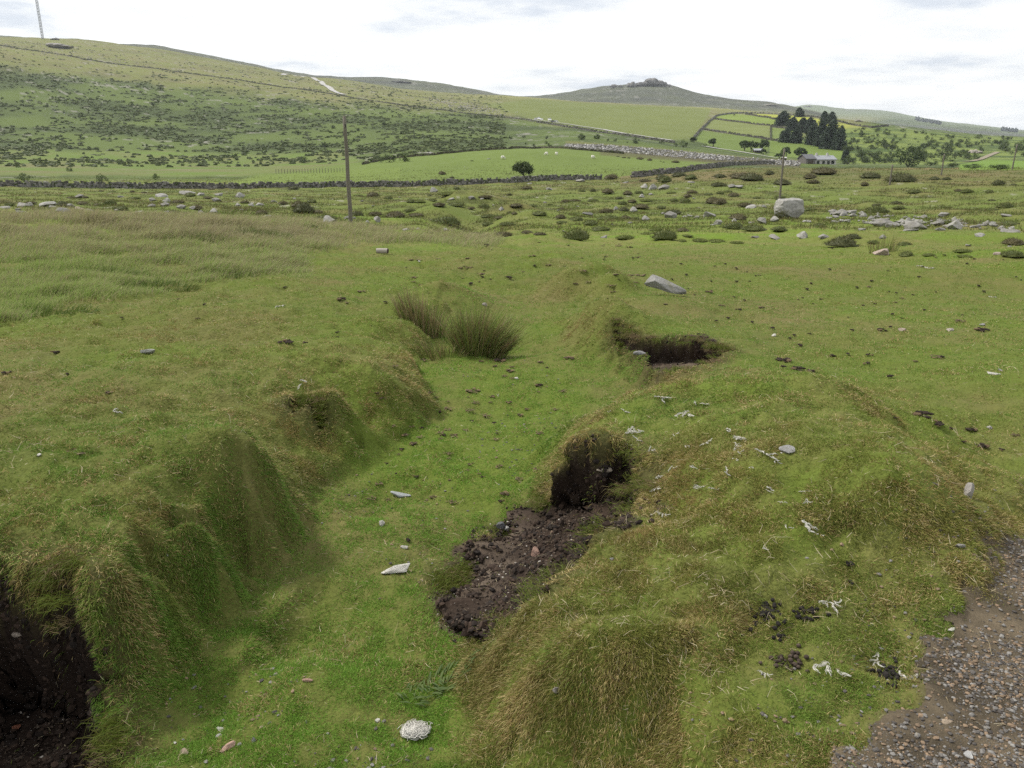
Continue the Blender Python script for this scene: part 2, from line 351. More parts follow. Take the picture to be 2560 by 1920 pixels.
def H(x, y):
    x = np.asarray(x, float); y = np.asarray(y, float)
    lr = np.log(np.maximum(np.hypot(x, y), .6001)); th = np.degrees(np.arctan2(x, y))
    i = np.clip(np.searchsorted(G_TH, th) - 1, 0, NT_ - 2); j = np.clip(np.searchsorted(G_LR, lr) - 1, 0, NR_ - 2)
    ft = np.clip((th - G_TH[i]) / (G_TH[i + 1] - G_TH[i]), 0, 1); fr = np.clip((lr - G_LR[j]) / (G_LR[j + 1] - G_LR[j]), 0, 1)
    return (GZ[i, j] * (1 - ft) + GZ[i + 1, j] * ft) * (1 - fr) + (GZ[i, j + 1] * (1 - ft) + GZ[i + 1, j + 1] * ft) * fr
_tt = np.exp(np.linspace(math.log(1.2), math.log(9000), 3000))
def at(u, v):
    """first point of the ground seen through a pixel of the 2560 x 1920 photograph"""
    d = ray(u, v); d = d / math.hypot(d[0], d[1])
    z = EYE + d[2] * _tt; h = H(d[0] * _tt, d[1] * _tt)
    k = np.where(z < h)[0]
    if len(k) == 0:
        k = [int(np.argmin(z - h))]
    k = k[0]
    if k > 0:
        f0 = (z - h)[k - 1]; f1 = (z - h)[k]; f = f0 / (f0 - f1) if f0 != f1 else 0
        t = _tt[k - 1] * (1 - f) + _tt[k] * f if f0 > 0 else _tt[k]
    else: t = _tt[k]
    x, y = d[0] * t, d[1] * t
    return np.array([x, y, float(H(x, y))])
def depth_of(p): return p[1] * CP - (p[2] - EYE) * SP
def mpp(p): return depth_of(p) / FPX          # metres per photograph pixel at that point
# ------------------------------------------------------------------ materials
def mat(name, col=None, rough=0.9, attr=False, noise=None, bump=None, trans=0.0, spec=0.3, sat_noise=0.0):
    """principled material; colour is a constant or the 'col' attribute, broken up by object-space noise"""
    m = bpy.data.materials.new(name); m.use_nodes = True; t = m.node_tree
    b = t.nodes['Principled BSDF']; b.inputs['Roughness'].default_value = rough
    b.inputs['Specular IOR Level'].default_value = spec
    if attr:
        a = N(t, 'ShaderNodeAttribute'); a.attribute_name = 'col'; c = a.outputs['Color']
    else:
        a = N(t, 'ShaderNodeRGB'); a.outputs[0].default_value = (*col, 1); c = a.outputs[0]
    tcn = N(t, 'ShaderNodeTexCoord')
    if noise:
        for sc, amt in noise:
            nn = N(t, 'ShaderNodeTexNoise'); nn.inputs['Scale'].default_value = sc; nn.inputs['Detail'].default_value = 5
            t.links.new(tcn.outputs['Object'], nn.inputs['Vector'])
            k = M(t, 'ADD', M(t, 'MULTIPLY', nn.outputs['Fac'], 2 * amt), 1 - amt)
            vm = N(t, 'ShaderNodeVectorMath', operation='SCALE'); t.links.new(c, vm.inputs[0]); t.links.new(k, vm.inputs['Scale'])
            c = vm.outputs[0]
    t.links.new(c, b.inputs['Base Color'])
    if bump:
        nb = N(t, 'ShaderNodeTexNoise'); nb.inputs['Scale'].default_value = bump[0]; nb.inputs['Detail'].default_value = 6
        t.links.new(tcn.outputs['Object'], nb.inputs['Vector'])
        bp = N(t, 'ShaderNodeBump'); bp.inputs['Strength'].default_value = bump[1]; bp.inputs['Distance'].default_value = bump[2]
        t.links.new(nb.outputs['Fac'], bp.inputs['Height']); t.links.new(bp.outputs[0], b.inputs['Normal'])
    if trans > 0:
        tr = N(t, 'ShaderNodeBsdfTranslucent'); mx = N(t, 'ShaderNodeMixShader'); mx.inputs[0].default_value = trans
        t.links.new(c, tr.inputs['Color']); o = t.nodes['Material Output']
        t.links.new(b.outputs[0], mx.inputs[1]); t.links.new(tr.outputs[0], mx.inputs[2]); t.links.new(mx.outputs[0], o.inputs[0])
    return m
M_GROUND = mat('turf_and_moor', attr=True, rough=0.95, noise=[(90, .3), (30, .25), (9, .15)], bump=(45, .8, .02), spec=0.1)
M_BLADE = mat('grass_blade', attr=True, rough=0.6, trans=0.3, spec=0.15)

# ------------------------------------------------------------------ ground colour (plants and soils; the yellow strip field also carries painted sunlight)
PU, PV = project(GX, GY, GZ)
front = (np.degrees(np.abs(GT)) < 60)
def zone(poly, soft=3.0, warp=0.0, sc=60.0):
    u = PU; v = PV
    if warp: 
        u = PU + warp * fbm(PU / sc, PV / sc * 2, 3, 41); v = PV + warp * .4 * fbm(PU / sc, PV / sc * 2, 3, 42)
    o = np.zeros(GX.shape); sel = front & (GR > 120)
    m, _ = poly_mask(u[sel], v[sel], poly, soft); o[sel] = m; return o
n_big = fbm(GX / 6, GY / 6, 4, 50); n_mid = fbm(GX / 1.1, GY / 1.1, 4, 51); n_fine = fbm(GX / .18, GY / .18, 3, 52)
n_hill = fbm(GX / 55, GY / 55, 5, 53); n_hill2 = fbm(GX / 16, GY / 16, 4, 54); n_hill3 = fbm(GX / 5, GY / 5, 3, 55)
C = np.zeros(GX.shape + (3,))
G_FRESH = (.115, .175, .022); G_OLIVE = (.105, .125, .030); G_DRY = (.20, .165, .070); G_BROWN = (.11, .078, .038); PEAT = (.026, .018, .014)
C[:] = lerp(G_FRESH, G_OLIVE, np.clip(.45 + 1.5 * n_big + .8 * n_mid, 0, 1))
C = lerp(C, G_DRY, np.clip(.18 + 1.0 * n_mid + .5 * n_fine, 0, .8))
# moor between lawn and wall: drier, browner
mm = sstep(30, 60, GR) * (1 - sstep(165, 200, GR))
C = lerp(C, lerp((.105, .135, .030), (.135, .120, .045), np.clip(.30 + 2.2 * fbm(GX / 9, GY / 5, 5, 56), 0, 1)), mm * .9)
C = lerp(C, (.055, .060, .022), mm * sstep(.05, .22, fbm(GX / 2.6, GY / 2.0, 4, 156) + .3 * n_big) * .65)
C = lerp(C, (.30, .28, .24), mm * sstep(.27, .33, fbm(GX / 1.4, GY / 1.4, 3, 157)) * .6)
mr = sstep(110, 150, GR) * (1 - sstep(300, 340, GR)) * (PU > 1550)
C = lerp(C, lerp((.095, .105, .034), (.145, .115, .055), np.clip(.5 + 2.5 * fbm(GX / 16, GY / 12, 4, 57), 0, 1)), mr * .9)
# valley bottom and hillside
hl = sstep(190, 230, GR)
hc = lerp((.088, .120, .030), (.056, .077, .025), np.clip(.5 + 2.6 * n_hill + .8 * n_hill2, 0, 1))
upz = zone([(-300,40),(3000,40),(2100,330),(1700,340),(1330,300),(1000,270),(860,262),(600,235),(400,215),(200,190),(-300,150)], 16, 60)
hc = lerp(hc, lerp((.165, .175, .055), (.19, .165, .085), np.clip(.4 + 2.0 * n_hill2 + n_hill3, 0, 1)), upz * .75)
patch = sstep(.02, .16, n_hill3 * .6 + .5 * n_hill2 + 1.0 * n_hill)
hc = lerp(hc, (.046, .064, .022), patch * .85 * (1 - .75 * upz))
scree = sstep(.20, .27, n_hill3 * .8 + .45 * fbm(GX / 40, GY / 40, 3, 58))
hc = lerp(hc, (.23, .22, .19), scree * .7 * (GR < 1700))
C = lerp(C, hc, hl)
fl_ = zone([(-300,372),(0,372),(200,380),(420,376),(560,388),(860,378),(900,400),(860,425),(600,440),(-300,440)], 5, 25)
C = lerp(C, lerp((.105, .155, .030), (.145, .145, .060), np.clip(.45 + 2.2 * n_hill2, 0, 1)), fl_ * .85)
# enclosed fields
def field(poly, c, amt=.93, soft=1.2, var=.12):
    global C
    z = zone(poly, soft); k = 1 + var * (2 * n_hill2 + n_hill)[..., None]
    C = C * (1 - (z * amt)[..., None]) + np.asarray(c) * k * (z * amt)[..., None]
field([(560,462),(700,438),(860,412),(985,392),(1085,385),(1275,369),(1433,371),(1560,384),(1760,404),(1834,410),(1600,436),(1500,447),(1300,450),(1000,462)], (.116, .158, .036))
field([(560,462),(650,436),(1000,418),(1000,462)], (.13, .175, .038), .8, 4)
field([(1335,300),(1210,262),(1330,247),(1480,258),(1640,266),(1780,270),(1770,290),(1735,342),(1680,350),(1500,326)], (.125, .150, .040), .9, 3)
field([(1150,240),(1340,246),(1520,256),(1700,266),(2000,290),(2000,275),(1700,258),(1340,240)], (.215, .215, .075), .75, 5)
field([(1790,288),(1835,284),(1945,296),(1945,313),(1880,309),(1783,296)], (.150, .200, .040))
field([(1880,284),(2000,290),(2130,312),(2110,326),(1945,299)], (.27, .29, .045), .95)  # yellow strip field, the brightness of a sun patch put into its colour
field([(2090,305),(2190,322),(2180,329),(2090,325)], (.24, .25, .06), .8)
field([(1783,297),(1880,311),(1925,315),(1926,348),(1755,322)], (.140, .165, .050))
field([(1928,316),(1990,322),(2010,352),(1928,347)], (.125, .165, .042))
field([(1750,325),(1926,350),(1915,385),(1800,372),(1735,350)], (.112, .155, .034))
field([(1926,350),(2030,360),(2120,382),(2110,398),(1920,392)], (.118, .165, .034))
field([(2395,412),(2470,398),(2560,402),(2700,400),(2700,425),(2400,424)], (.125, .20, .03), .85, 2)
scr = zone([(2105,322),(2200,316),(2400,336),(2700,352),(2700,402),(2480,398),(2380,412),(2115,410)], 4)
C = lerp(C, lerp((.150, .190, .045), (.055, .085, .022), np.clip(.45 + 3.0 * n_hill2 + 1.2 * n_hill3, 0, 1)), scr * .9)
field([(1415,352),(1600,366),(1800,385),(1900,395),(2010,400),(2010,408),(1800,398),(1415,362)], (.125, .125, .045), .8, 2)
field([(1412,358),(1500,362),(1600,369),(1700,378),(1800,389),(1895,396),(2000,402),(2000,416),(1895,408),(1740,400),(1560,383),(1412,371)], (.06, .055, .045), .8, 1.5)
field([(1500,378),(1640,384),(1800,398),(2000,408),(2000,420),(1840,412),(1700,402),(1500,388)], (.085, .075, .035), .7, 3)
# distant hills
tor = sstep(1650, 1950, GR) * (1 - sstep(3400, 4200, GR))
tc_ = lerp((.082, .092, .058), (.055, .060, .052), np.clip(.5 + 2.4 * fbm(GX / 90, GY / 90, 4, 60), 0, 1))
tc_ = lerp(tc_, (.26, .25, .23), sstep(.10, .22, fbm(GX / 22, GY / 22, 3, 61) * .6 + .25 * n_hill3) * .45)
C = lerp(C, tc_, tor * .92)
fh = sstep(4000, 5000, GR)
C = lerp(C, lerp((.13, .165, .085), (.11, .125, .08), np.clip(.5 + 2 * fbm(GX / 300, GY / 300, 4, 62), 0, 1)), fh)
for bp, amt in [([(1080,1560,-.5),(1070,1440,-.5),(1120,1350,-.5),(1200,1320,-.5),(1290,1290,-.5),(1300,1500,-.5),(1200,1570,-.5),(1140,1620,-.5)], .9), ([(1230,1560,-.4),(1240,1500,-.4),(1400,1440,-.1),(1380,1520,-.1)], .0), ([(1530,1290,.0),(1600,1240,.0),(1690,1270,.03),(1640,1330,.02),(1540,1330,.0)], .62), ([(1700,945,-.4),(1640,975,-.42),(1620,955,-.5),(1660,915,-.55),(1760,880,-.5),(1800,885,-.4)], .75)]:
    bm_, _ = poly_mask(GX[near_i] + wob * 2, GY[near_i] + wob, wpoly(bp), .06)
    SOIL[near_i] = np.maximum(SOIL[near_i], bm_ * amt * np.clip(.9 + 1.6 * fbm(GX[near_i] / .12, GY[near_i] / .12, 3, 19), 0, 1))
# near ground: soil scars and thatch under the grass
nearw = (1 - sstep(14, 26, GR))
C = lerp(C, C * .55 + np.array(G_BROWN) * .25, nearw * .8)
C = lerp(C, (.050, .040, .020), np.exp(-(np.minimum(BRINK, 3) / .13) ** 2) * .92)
soilc = lerp(PEAT, (.060, .042, .030), np.clip(.35 + 1.6 * n_mid + 1.4 * n_fine, 0, 1))
pale = sstep(-.45, -.53, GZ) * (GX > -.9)
soilc = lerp(soilc, (.115, .090, .068), np.clip(pale * (.55 + 2.0 * n_fine), 0, .9))
C = lerp(C, soilc * (1 + .8 * fbm(GX / .06 + GZ * 16, GY / .06 - GZ * 16, 3, 47))[..., None], sstep(.35, .75, SOIL))
C = lerp(C, (.075, .058, .044), np.clip(tm, 0, 1))
C = np.clip(C, .004, .6)

ii = np.arange(NT_ * NR_).reshape(NT_, NR_)
q = np.stack([ii[:-1, :-1], ii[:-1, 1:], ii[1:, 1:], ii[1:, :-1]], -1).reshape(-1, 4)[:, ::-1]
# close the middle under the standing point
_br = np.minimum(BRINK, 1.0); _gr = np.clip(np.gradient(_br, axis=1) / np.gradient(GR, axis=1), -1, 1) if True else np.gradient(_br, axis=1) / np.gradient(GR, axis=1); _gt = np.clip(np.gradient(_br, axis=0) / (GR * np.gradient(GT, axis=0)), -1, 1)
_bx = _gr * np.sin(GT) + _gt * np.cos(GT); _by = _gr * np.cos(GT) - _gt * np.sin(GT)
_ok = (np.degrees(np.abs(GT)) < 42) & (GR > 1.5)
_lip = _ok * .05 * np.exp(-((BRINK - .035) / .045) ** 2) * np.clip(.7 + 2.5 * fbm(GX / .16, GY / .16, 3, 44), 0, 1.6)
_rag = np.exp(-((BRINK + .04) / .10) ** 2); _j1 = fbm(GX / .05 + GZ * 14, GY / .05, 3, 45); _j2 = fbm(GX / .05, GY / .05 + GZ * 14, 3, 46)
_rag = _rag * _ok
_und = _ok * .17 * np.exp(-((BRINK + .085) / .06) ** 2) * np.clip(.75 + 2.0 * fbm(GX / .3, GY / .3, 2, 49), .1, 1.4)
DX = -_bx * _lip + _bx * _und + .04 * _rag * _j1; DY = -_by * _lip + _by * _und + .04 * _rag * _j2
vv = np.stack([GX + DX, GY + DY, GZ - .02 * _rag], -1).reshape(-1, 3)
cen = len(vv); vv = np.vstack([vv, [[0, 0, -.03]]])
fan = np.stack([np.full(NT_ - 1, cen), ii[:-1, 0], ii[1:, 0]], -1)[:, ::-1]
g_me = mesh_np('ground', vv, [q, fan], [M_GROUND], np.vstack([C.reshape(-1, 3), [[.08, .07, .05]]]), smooth=True)
ground = tag(link('ground', g_me), kind='structure')

# ------------------------------------------------------------------ grass
# normals and slope of the near ground
def grads(x, y, e=.03):
    gx = (H(x + e, y) - H(x - e, y)) / (2 * e); gy = (H(x, y + e) - H(x, y - e)) / (2 * e); return gx, gy
def blades(name, P, D, L, Wd, col, bend, mats, two=True, tipcol=None):
    """P roots, D unit directions, L lengths, Wd widths; every blade two bent pieces"""
    n = len(P); side = np.cross(D, rng.normal(size=(n, 3))); side /= np.linalg.norm(side, axis=1, keepdims=True) + 1e-9
    s = side * (Wd * .5)[:, None]
    if two:
        m = P + D * (L * .55)[:, None]; D2 = D + bend; D2 /= np.linalg.norm(D2, axis=1, keepdims=True)
        t = m + D2 * (L * .5)[:, None]
        v = np.stack([P - s, P + s, m + s * .8, m - s * .8, t], 1).reshape(-1, 3)
        b = np.arange(n)[:, None] * 5
        f = [np.concatenate([b, b + 1, b + 2, b + 3], 1), np.concatenate([b + 3, b + 2, b + 4], 1)]
        c = np.repeat(col, 5, 0)
        if tipcol is not None: c.reshape(n, 5, 3)[:, 2:] = tipcol[:, None, :]
    else:
        t = P + D * L[:, None]; v = np.stack([P - s, P + s, t], 1).reshape(-1, 3)
        f = [np.arange(3 * n).reshape(n, 3)]; c = np.repeat(col, 3, 0)
    return mesh_np(name, v, f, mats, c)
def sample_cells(n, wmap):
    w = wmap[:-1, :-1].ravel().astype(float); cdf = np.cumsum(w); k = np.searchsorted(cdf, rng.random(n) * cdf[-1])
    k = np.minimum(k, len(w) - 1)
    i, j = k // (NR_ - 1), k % (NR_ - 1); a, b = rng.random(n), rng.random(n)
    th = np.radians(G_TH[i] * (1 - a) + G_TH[i + 1] * a); r = np.exp(G_LR[j] * (1 - b) + G_LR[j + 1] * b)
    x, y = r * np.sin(th), r * np.cos(th); return x + DX[i, j], y + DY[i, j], H(x, y), i, j
inview = (np.degrees(np.abs(GT)) < 42.5) & (GR > 1.25)
# zones: lawn, fresh gully floor, shaggy banks, long tawny grass
gxx = np.gradient(GZ, axis=1) / np.gradient(GR, axis=1)
gth = np.gradient(GZ, axis=0) / (GR * np.gradient(GT, axis=0))
SLOPE = np.hypot(gxx, gth)
def box3(a, k):
    p = np.pad(a, k, mode='edge'); c = np.cumsum(np.cumsum(p, 0), 1); c = np.pad(c, ((1, 0), (1, 0))); w = 2 * k + 1
    return (c[w:, w:] - c[:-w, w:] - c[w:, :-w] + c[:-w, :-w]) / (w * w)
BANK = np.clip(box3(np.clip(SLOPE, 0, 1.2), 6) * 1.6 - .25, 0, 1)
mnd, _ = poly_mask(GX[near_i], GY[near_i], wpoly([(1180,2000,-.4),(1190,1640,-.4),(1290,1520,-.1),(1540,1280,.0),(1620,1200,.02),(1700,1150,.08),(1950,1300,.12),(1950,1500,.05),(1800,1700,0),(1600,2000,-.3)]), .25)
lft, _ = poly_mask(GX[near_i], GY[near_i], wpoly([(-300,1500,0),(240,1530,-.02),(470,1430,-.1),(640,1300,-.15),(820,1110,-.25),(930,1000,-.25),(900,900,-.22),(700,960,-.08),(400,1080,.05),(-300,1150,.08)]), .3)
DRYZ = np.zeros(GX.shape); DRYZ[near_i] = np.maximum(mnd, lft * .85)
DRYZ = np.maximum(DRYZ, BANK * .9) * (1 - FLOOR)
LONG = zone([(0, 0), (1, 0), (1, 1)], 1) * 0
lu = (PU + 60 * fbm(PU / 90, PV / 40, 3, 71)); lv = PV + 26 * fbm(PU / 120, PV / 60, 3, 72)
selL = front & (GR > 8) & (GR < 42)
lm, _ = poly_mask(lu[selL], lv[selL], [(-400,535),(500,540),(720,560),(900,580),(1240,598),(1230,606),(900,600),(760,640),(760,690),(560,690),(420,720),(200,740),(0,800),(-400,840)], 22)
LONG[selL] = lm
base_w = inview * np.sqrt(1 + np.minimum(SLOPE, 7) ** 2) * np.clip(GR, 1, 99) ** -.45 * (1 - sstep(16, 48, GR)) * (GR < 48)
nosoil = (1 - .93 * sstep(.9, 1.7, SLOPE) * (BRINK < -.005)) * (1 - .985 * sstep(.3, .7, SOIL)) * (1 - .975 * np.clip(tm, 0, 1) * sstep(.0, .22, ts + .25 * fbm(GX / .09, GY / .09, 2, 34)))
cover = np.clip(.80 + 2.0 * fbm(GX / .35, GY / .35, 3, 77), .3, 1) * np.clip(.72 + 3.0 * fbm(GX / .10, GY / .10, 2, 78), .12, 1)
def palette(n, dry, fresh, hue):
    """one colour per blade: living greens, and straw or brown dead blades"""
    g = lerp(lerp((.062, .120, .018), (.098, .148, .026), rng.random(n)), (.100, .185, .024), np.clip(fresh * (.35 + .65 * rng.random(n)), 0, 1))
    g = g * (.75 + .5 * rng.random(n))[:, None]
    d = lerp(lerp((.235, .180, .075), (.33, .275, .14), rng.random(n)), (.115, .075, .030), (rng.random(n) < .40) * .9)
    olive = lerp((.112, .120, .028), (.140, .128, .036), rng.random(n))
    g = lerp(g, olive, np.clip(hue, 0, 1))
    return np.where((rng.random(n) < dry)[:, None], d, g)
n_sh = 1500000
x, y, z, i, j = sample_cells(n_sh, base_w * nosoil * cover * (1 - .6 * LONG))
gx, gy = grads(x, y); sl = np.hypot(gx, gy)
r = np.hypot(x, y); dz_ = DRYZ[i, j]; fl = FLOOR[i, j]; bk = BANK[i, j]; br = np.abs(BRINK[i, j])
nb = fbm(x / .5, y / .5, 3, 81); nb2 = fbm(x / .13, y / .13, 2, 82); nb3 = fbm(x / 2.2, y / 2.2, 3, 83)
Ln = (.010 + .009 * rng.random(n_sh)) * (1 + .2 * fl) + dz_ * (.003 + .010 * rng.random(n_sh)) + sstep(.08, .0, br) * .008 + np.clip(nb, 0, 1) * .018 + np.clip(nb2, 0, 1) * .018
Ln *= np.where(tm[i, j] > .3, .6, 1) * (1 + .035 * np.minimum(r, 22))
down = np.stack([-gx, -gy, -sl ** 2], -1) / np.maximum(np.sqrt(sl ** 2 + sl ** 4), .05)[:, None]
up = np.stack([-gx, -gy, np.ones(n_sh)], -1); up /= np.linalg.norm(up, axis=1, keepdims=True)
shag = np.clip(sl - .25, 0, 1.3)
D = up * 0.62 + rng.normal(size=(n_sh, 3)) * np.array([.72, .72, .25]) + down * (shag * .30)[:, None] + np.array([.10, -.04, 0])
D /= np.linalg.norm(D, axis=1, keepdims=True)
Wd = (.0011 + .00040 * r) * (.7 + .6 * rng.random(n_sh))
dry = np.clip(.15 + .15 * dz_ + .10 * bk * (1 - fl) + .75 * nb * (.5 + dz_) + .75 * nb2 - .10 * fl, .03, .85)
hue = np.clip(0.12 + .40 * dz_ + .28 * bk * (1 - fl) + 1.5 * nb3 + 1.1 * nb - .5 * fl, 0, 1)
col = palette(n_sh, dry, np.clip(.25 + .75 * fl + 1.2 * nb3 - .5 * dz_, 0, 1), hue)
moss = sstep(.02, .22, fbm(x / .28, y / .28, 3, 85)) * (.35 + .65 * dz_); col = lerp(col, col * np.array([.62, .66, .55]), moss * .8); rust = sstep(.10, .24, fbm(x / .33, y / .33, 3, 86)) * dz_; col = lerp(col, np.array((.17, .115, .045)) * rng.uniform(.6, 1.2, (n_sh, 1)), rust * .7 * (rng.random(n_sh) < .75))
bend = rng.normal(size=(n_sh, 3)) * .25 + np.array([0, 0, -.35]) + down * (shag * .2)[:, None]
col = np.clip(col * 1.75, 0, .6)
P = np.stack([x, y, z - .004], -1)
turf = tag(link('turf_grass', blades('turf_grass', P, D, Ln, Wd, col, bend, [M_BLADE])), 'short cropped green and straw coloured grass covering the banks and gully', 'grass', kind='stuff')
# shaggy clumps hanging over the brinks and along the bank edges
n_c = 800
wb = inview * (sstep(.16, .02, np.abs(BRINK)) * 1.5 + BANK * 1.0) * (GR < 11) * np.clip(GR, 1, 99) ** .2 * (1 - sstep(.3, .7, SOIL)) * (1 - FLOOR * .9) * (1 - np.clip(tm, 0, 1))
cx_, cy_, cz_, ci, cj = sample_cells(n_c, wb)
per = 46; x = np.repeat(cx_, per) + rng.normal(size=n_c * per) * .022; y = np.repeat(cy_, per) + rng.normal(size=n_c * per) * .022
z = H(x, y); gx, gy = grads(np.repeat(cx_, per), np.repeat(cy_, per), .08); sl = np.hypot(gx, gy); n_ = len(x)
dn = np.stack([-gx, -gy, 0 * gx], -1) / np.maximum(sl, .15)[:, None]
rad = np.stack([x - np.repeat(cx_, per), y - np.repeat(cy_, per), 0 * x], -1) / .03
D = np.stack([-gx * .5, -gy * .5, np.full(n_, .9)], -1) + dn * np.clip(sl, 0, 1.0)[:, None] * .6 + rad * .8 + rng.normal(size=(n_, 3)) * .35
D /= np.linalg.norm(D, axis=1, keepdims=True)
cdry = np.repeat(np.clip(rng.random(n_c) * .75, 0, .7), per); chue = np.repeat(rng.random(n_c), per)
col = palette(n_, cdry, .15 + .3 * rng.random(n_), chue * .9)
Ln = np.repeat(.022 + .032 * rng.random(n_c), per) * (.6 + .6 * rng.random(n_))
col = np.clip(col * 1.6, 0, .6)
bend = np.array([0, 0, -.9]) + dn * .4 + rng.normal(size=(n_, 3)) * .2
shg = tag(link('shaggy_grass', blades('shaggy_grass', np.stack([x, y, z - .006], -1), D, Ln, (.0013 + .0003 * np.hypot(x, y)) * (.7 + .6 * rng.random(n_)), col, bend, [M_BLADE])), 'shaggy longer grass hanging over the eroded bank edges', 'grass', kind='stuff')
# long tawny grass beyond the bank
n_l = 220000
x, y, z, i, j = sample_cells(n_l, LONG * np.clip(GR, 1, 99) ** -.2 * (np.degrees(np.abs(GT)) < 44) * np.clip(.55 + 2.0 * fbm(GX / 1.3, GY / 1.3, 3, 90), .06, 1))
r = np.hypot(x, y); nb = fbm(x / 1.3, y / 1.3, 3, 90); nb2 = fbm(x / 4, y / 4, 3, 91)
farw = sstep(12, 24, r)
Ln = (.09 + .13 * rng.random(n_l)) * (1 + 1.6 * np.clip(nb, -.3, .5)) * (.75 + .75 * farw)
D = np.array([.32, -.05, 1.0]) + rng.normal(size=(n_l, 3)) * np.array([.33, .33, .15]); D /= np.linalg.norm(D, axis=1, keepdims=True)
g = lerp(lerp((.085, .130, .028), (.14, .165, .055), rng.random(n_l)), (.175, .165, .085), (rng.random(n_l) < np.clip(.10 + .5 * farw + .5 * nb2, .03, .85)))
g = g * 1.5; 
tip = 1.5 * np.where((rng.random(n_l) < np.clip(.10 + .55 * farw + .8 * nb2, 0, .8))[:, None], lerp((.22, .195, .115), (.17, .15, .09), rng.random(n_l)), g)
bend = np.array([.45, -.1, -.25]) + rng.normal(size=(n_l, 3)) * .2
lg = tag(link('long_tawny_grass', blades('long_tawny_grass', np.stack([x, y, z - .01], -1), D, Ln, (.0018 + .00036 * r) * (.7 + .6 * rng.random(n_l)), g, bend, [M_BLADE], tipcol=tip)), 'long wind-blown grass with tawny pink seed heads behind the near bank', 'grass', kind='stuff')

# coarse tufts of the moor between lawn and wall
n_m = 170000
mw = sstep(26, 40, GR) * (1 - sstep(190, 240, GR)) * (np.degrees(np.abs(GT)) < 40) * np.clip(.45 + 2.0 * fbm(GX / 2.6, GY / 2.0, 4, 156) + .8 * fbm(GX / 9, GY / 5, 4, 56), .05, 1.2)
x, y, z, i, j = sample_cells(n_m, mw)
r = np.hypot(x, y); nb = fbm(x / 2.6, y / 2.0, 4, 156); nb2 = fbm(x / 9, y / 5, 4, 56)
Ln = (.06 + .12 * rng.random(n_m)) * (1 + 1.8 * np.clip(nb, -.2, .5)) * (1 + r / 260)
D = np.array([.2, 0, .8]) + rng.normal(size=(n_m, 3)) * np.array([.6, .6, .2]); D /= np.linalg.norm(D, axis=1, keepdims=True)
c0 = lerp(lerp((.100, .135, .030), (.13, .16, .04), rng.random(n_m)), lerp((.16, .13, .06), (.085, .075, .032), rng.random(n_m)), (rng.random(n_m) < np.clip(.30 + 1.2 * nb2 + .4 * nb, .05, .85)))
bend = rng.normal(size=(n_m, 3)) * .3
tag(link('moor_grass', blades('moor_grass', np.stack([x, y, z - .02], -1), D, Ln, (.004 + .00050 * r) * (.7 + .6 * rng.random(n_m)), c0 * 1.0, bend, [M_BLADE])), 'rough brown and green moor grass between the lawn and the long wall', 'grass', kind='stuff')
# low bracken and heather clumps on the far hillside
n_b = 8000
hb = sstep(330, 420, GR) * (1 - sstep(1150, 1400, GR)) * (np.degrees(np.abs(GT)) < 42) * (GT < R(-0.5)) * sstep(-.12, .20, n_hill3 * .6 + .7 * n_hill2 + .5 * n_hill) * (1 - .75 * upz)
x, y, z, i, j = sample_cells(n_b, hb * GR ** .25)
V = []; Fq = []; Cc = []
base_v = np.array([(math.cos(a) * q, math.sin(a) * q, h) for q, h in ((1, -.15), (.8, .55), (.35, .95)) for a in np.arange(6) * math.pi / 3]); base_f = [(a * 6 + b, a * 6 + (b + 1) % 6, (a + 1) * 6 + (b + 1) % 6, (a + 1) * 6 + b) for a in range(2) for b in range(6)] + [(12, 13, 14, 15), (12, 15, 16, 17)]
bv = base_v[None] * (1 + .3 * rng.normal(size=(n_b, 18, 1))) * np.stack([.7 + 1.9 * rng.random(n_b) ** 2.5, .6 + 1.0 * rng.random(n_b), .35 + .55 * rng.random(n_b)], -1)[:, None, :]
bv += np.stack([x, y, z], -1)[:, None, :]
bf = (np.array(base_f)[None] + (np.arange(n_b) * 18)[:, None, None]).reshape(-1, 4)
bc = np.repeat(lerp((.066, .090, .030), (.100, .125, .038), rng.random(n_b)), 18, 0)
tag(link('bracken', mesh_np('bracken', bv.reshape(-1, 3), bf, [M_BLADE], bc)), 'dark clumps of bracken and heather covering the distant hillside', 'bracken', kind='stuff')

# dead grass and roots hanging over the scar rims
n_c = 560; per = 50
wb = inview * sstep(.12, .05, BRINK) * (BRINK > .015) * (GR < 11) * np.clip(GR, 1, 99) ** .3
cx_, cy_, cz_, ci, cj = sample_cells(n_c, wb * np.clip(.1 + 3 * fbm(GX / .3, GY / .3, 3, 48), .02, 1)); bx_, by_ = -_bx[ci, cj], -_by[ci, cj]
x = np.repeat(cx_ + bx_ * .05, per) + rng.normal(size=n_c * per) * .03; y = np.repeat(cy_ + by_ * .05, per) + rng.normal(size=n_c * per) * .03; n_ = len(x)
D = np.stack([np.repeat(bx_, per) * .9, np.repeat(by_, per) * .9, np.full(n_, .15)], -1) + rng.normal(size=(n_, 3)) * .35; D /= np.linalg.norm(D, axis=1, keepdims=True)
kd = np.repeat(rng.random(n_c), per); c = np.where((kd < .68)[:, None], lerp((.13, .13, .03), (.10, .15, .02), rng.random(n_)), lerp((.24, .19, .10), (.13, .09, .045), rng.random(n_)))
tag(link('rim_fringe', blades('rim_fringe', np.stack([x, y, np.repeat(cz_, per) - .005], -1), D, np.repeat(.03 + .055 * rng.random(n_c), per) * (.6 + .6 * rng.random(n_)), np.full(n_, .0016) + .0002 * np.hypot(x, y), c, np.array([0, 0, -1.6]) + rng.normal(size=(n_, 3)) * .3, [M_BLADE])), 'fringe of dead grass and roots drooping over the peat rims', 'grass', kind='stuff')
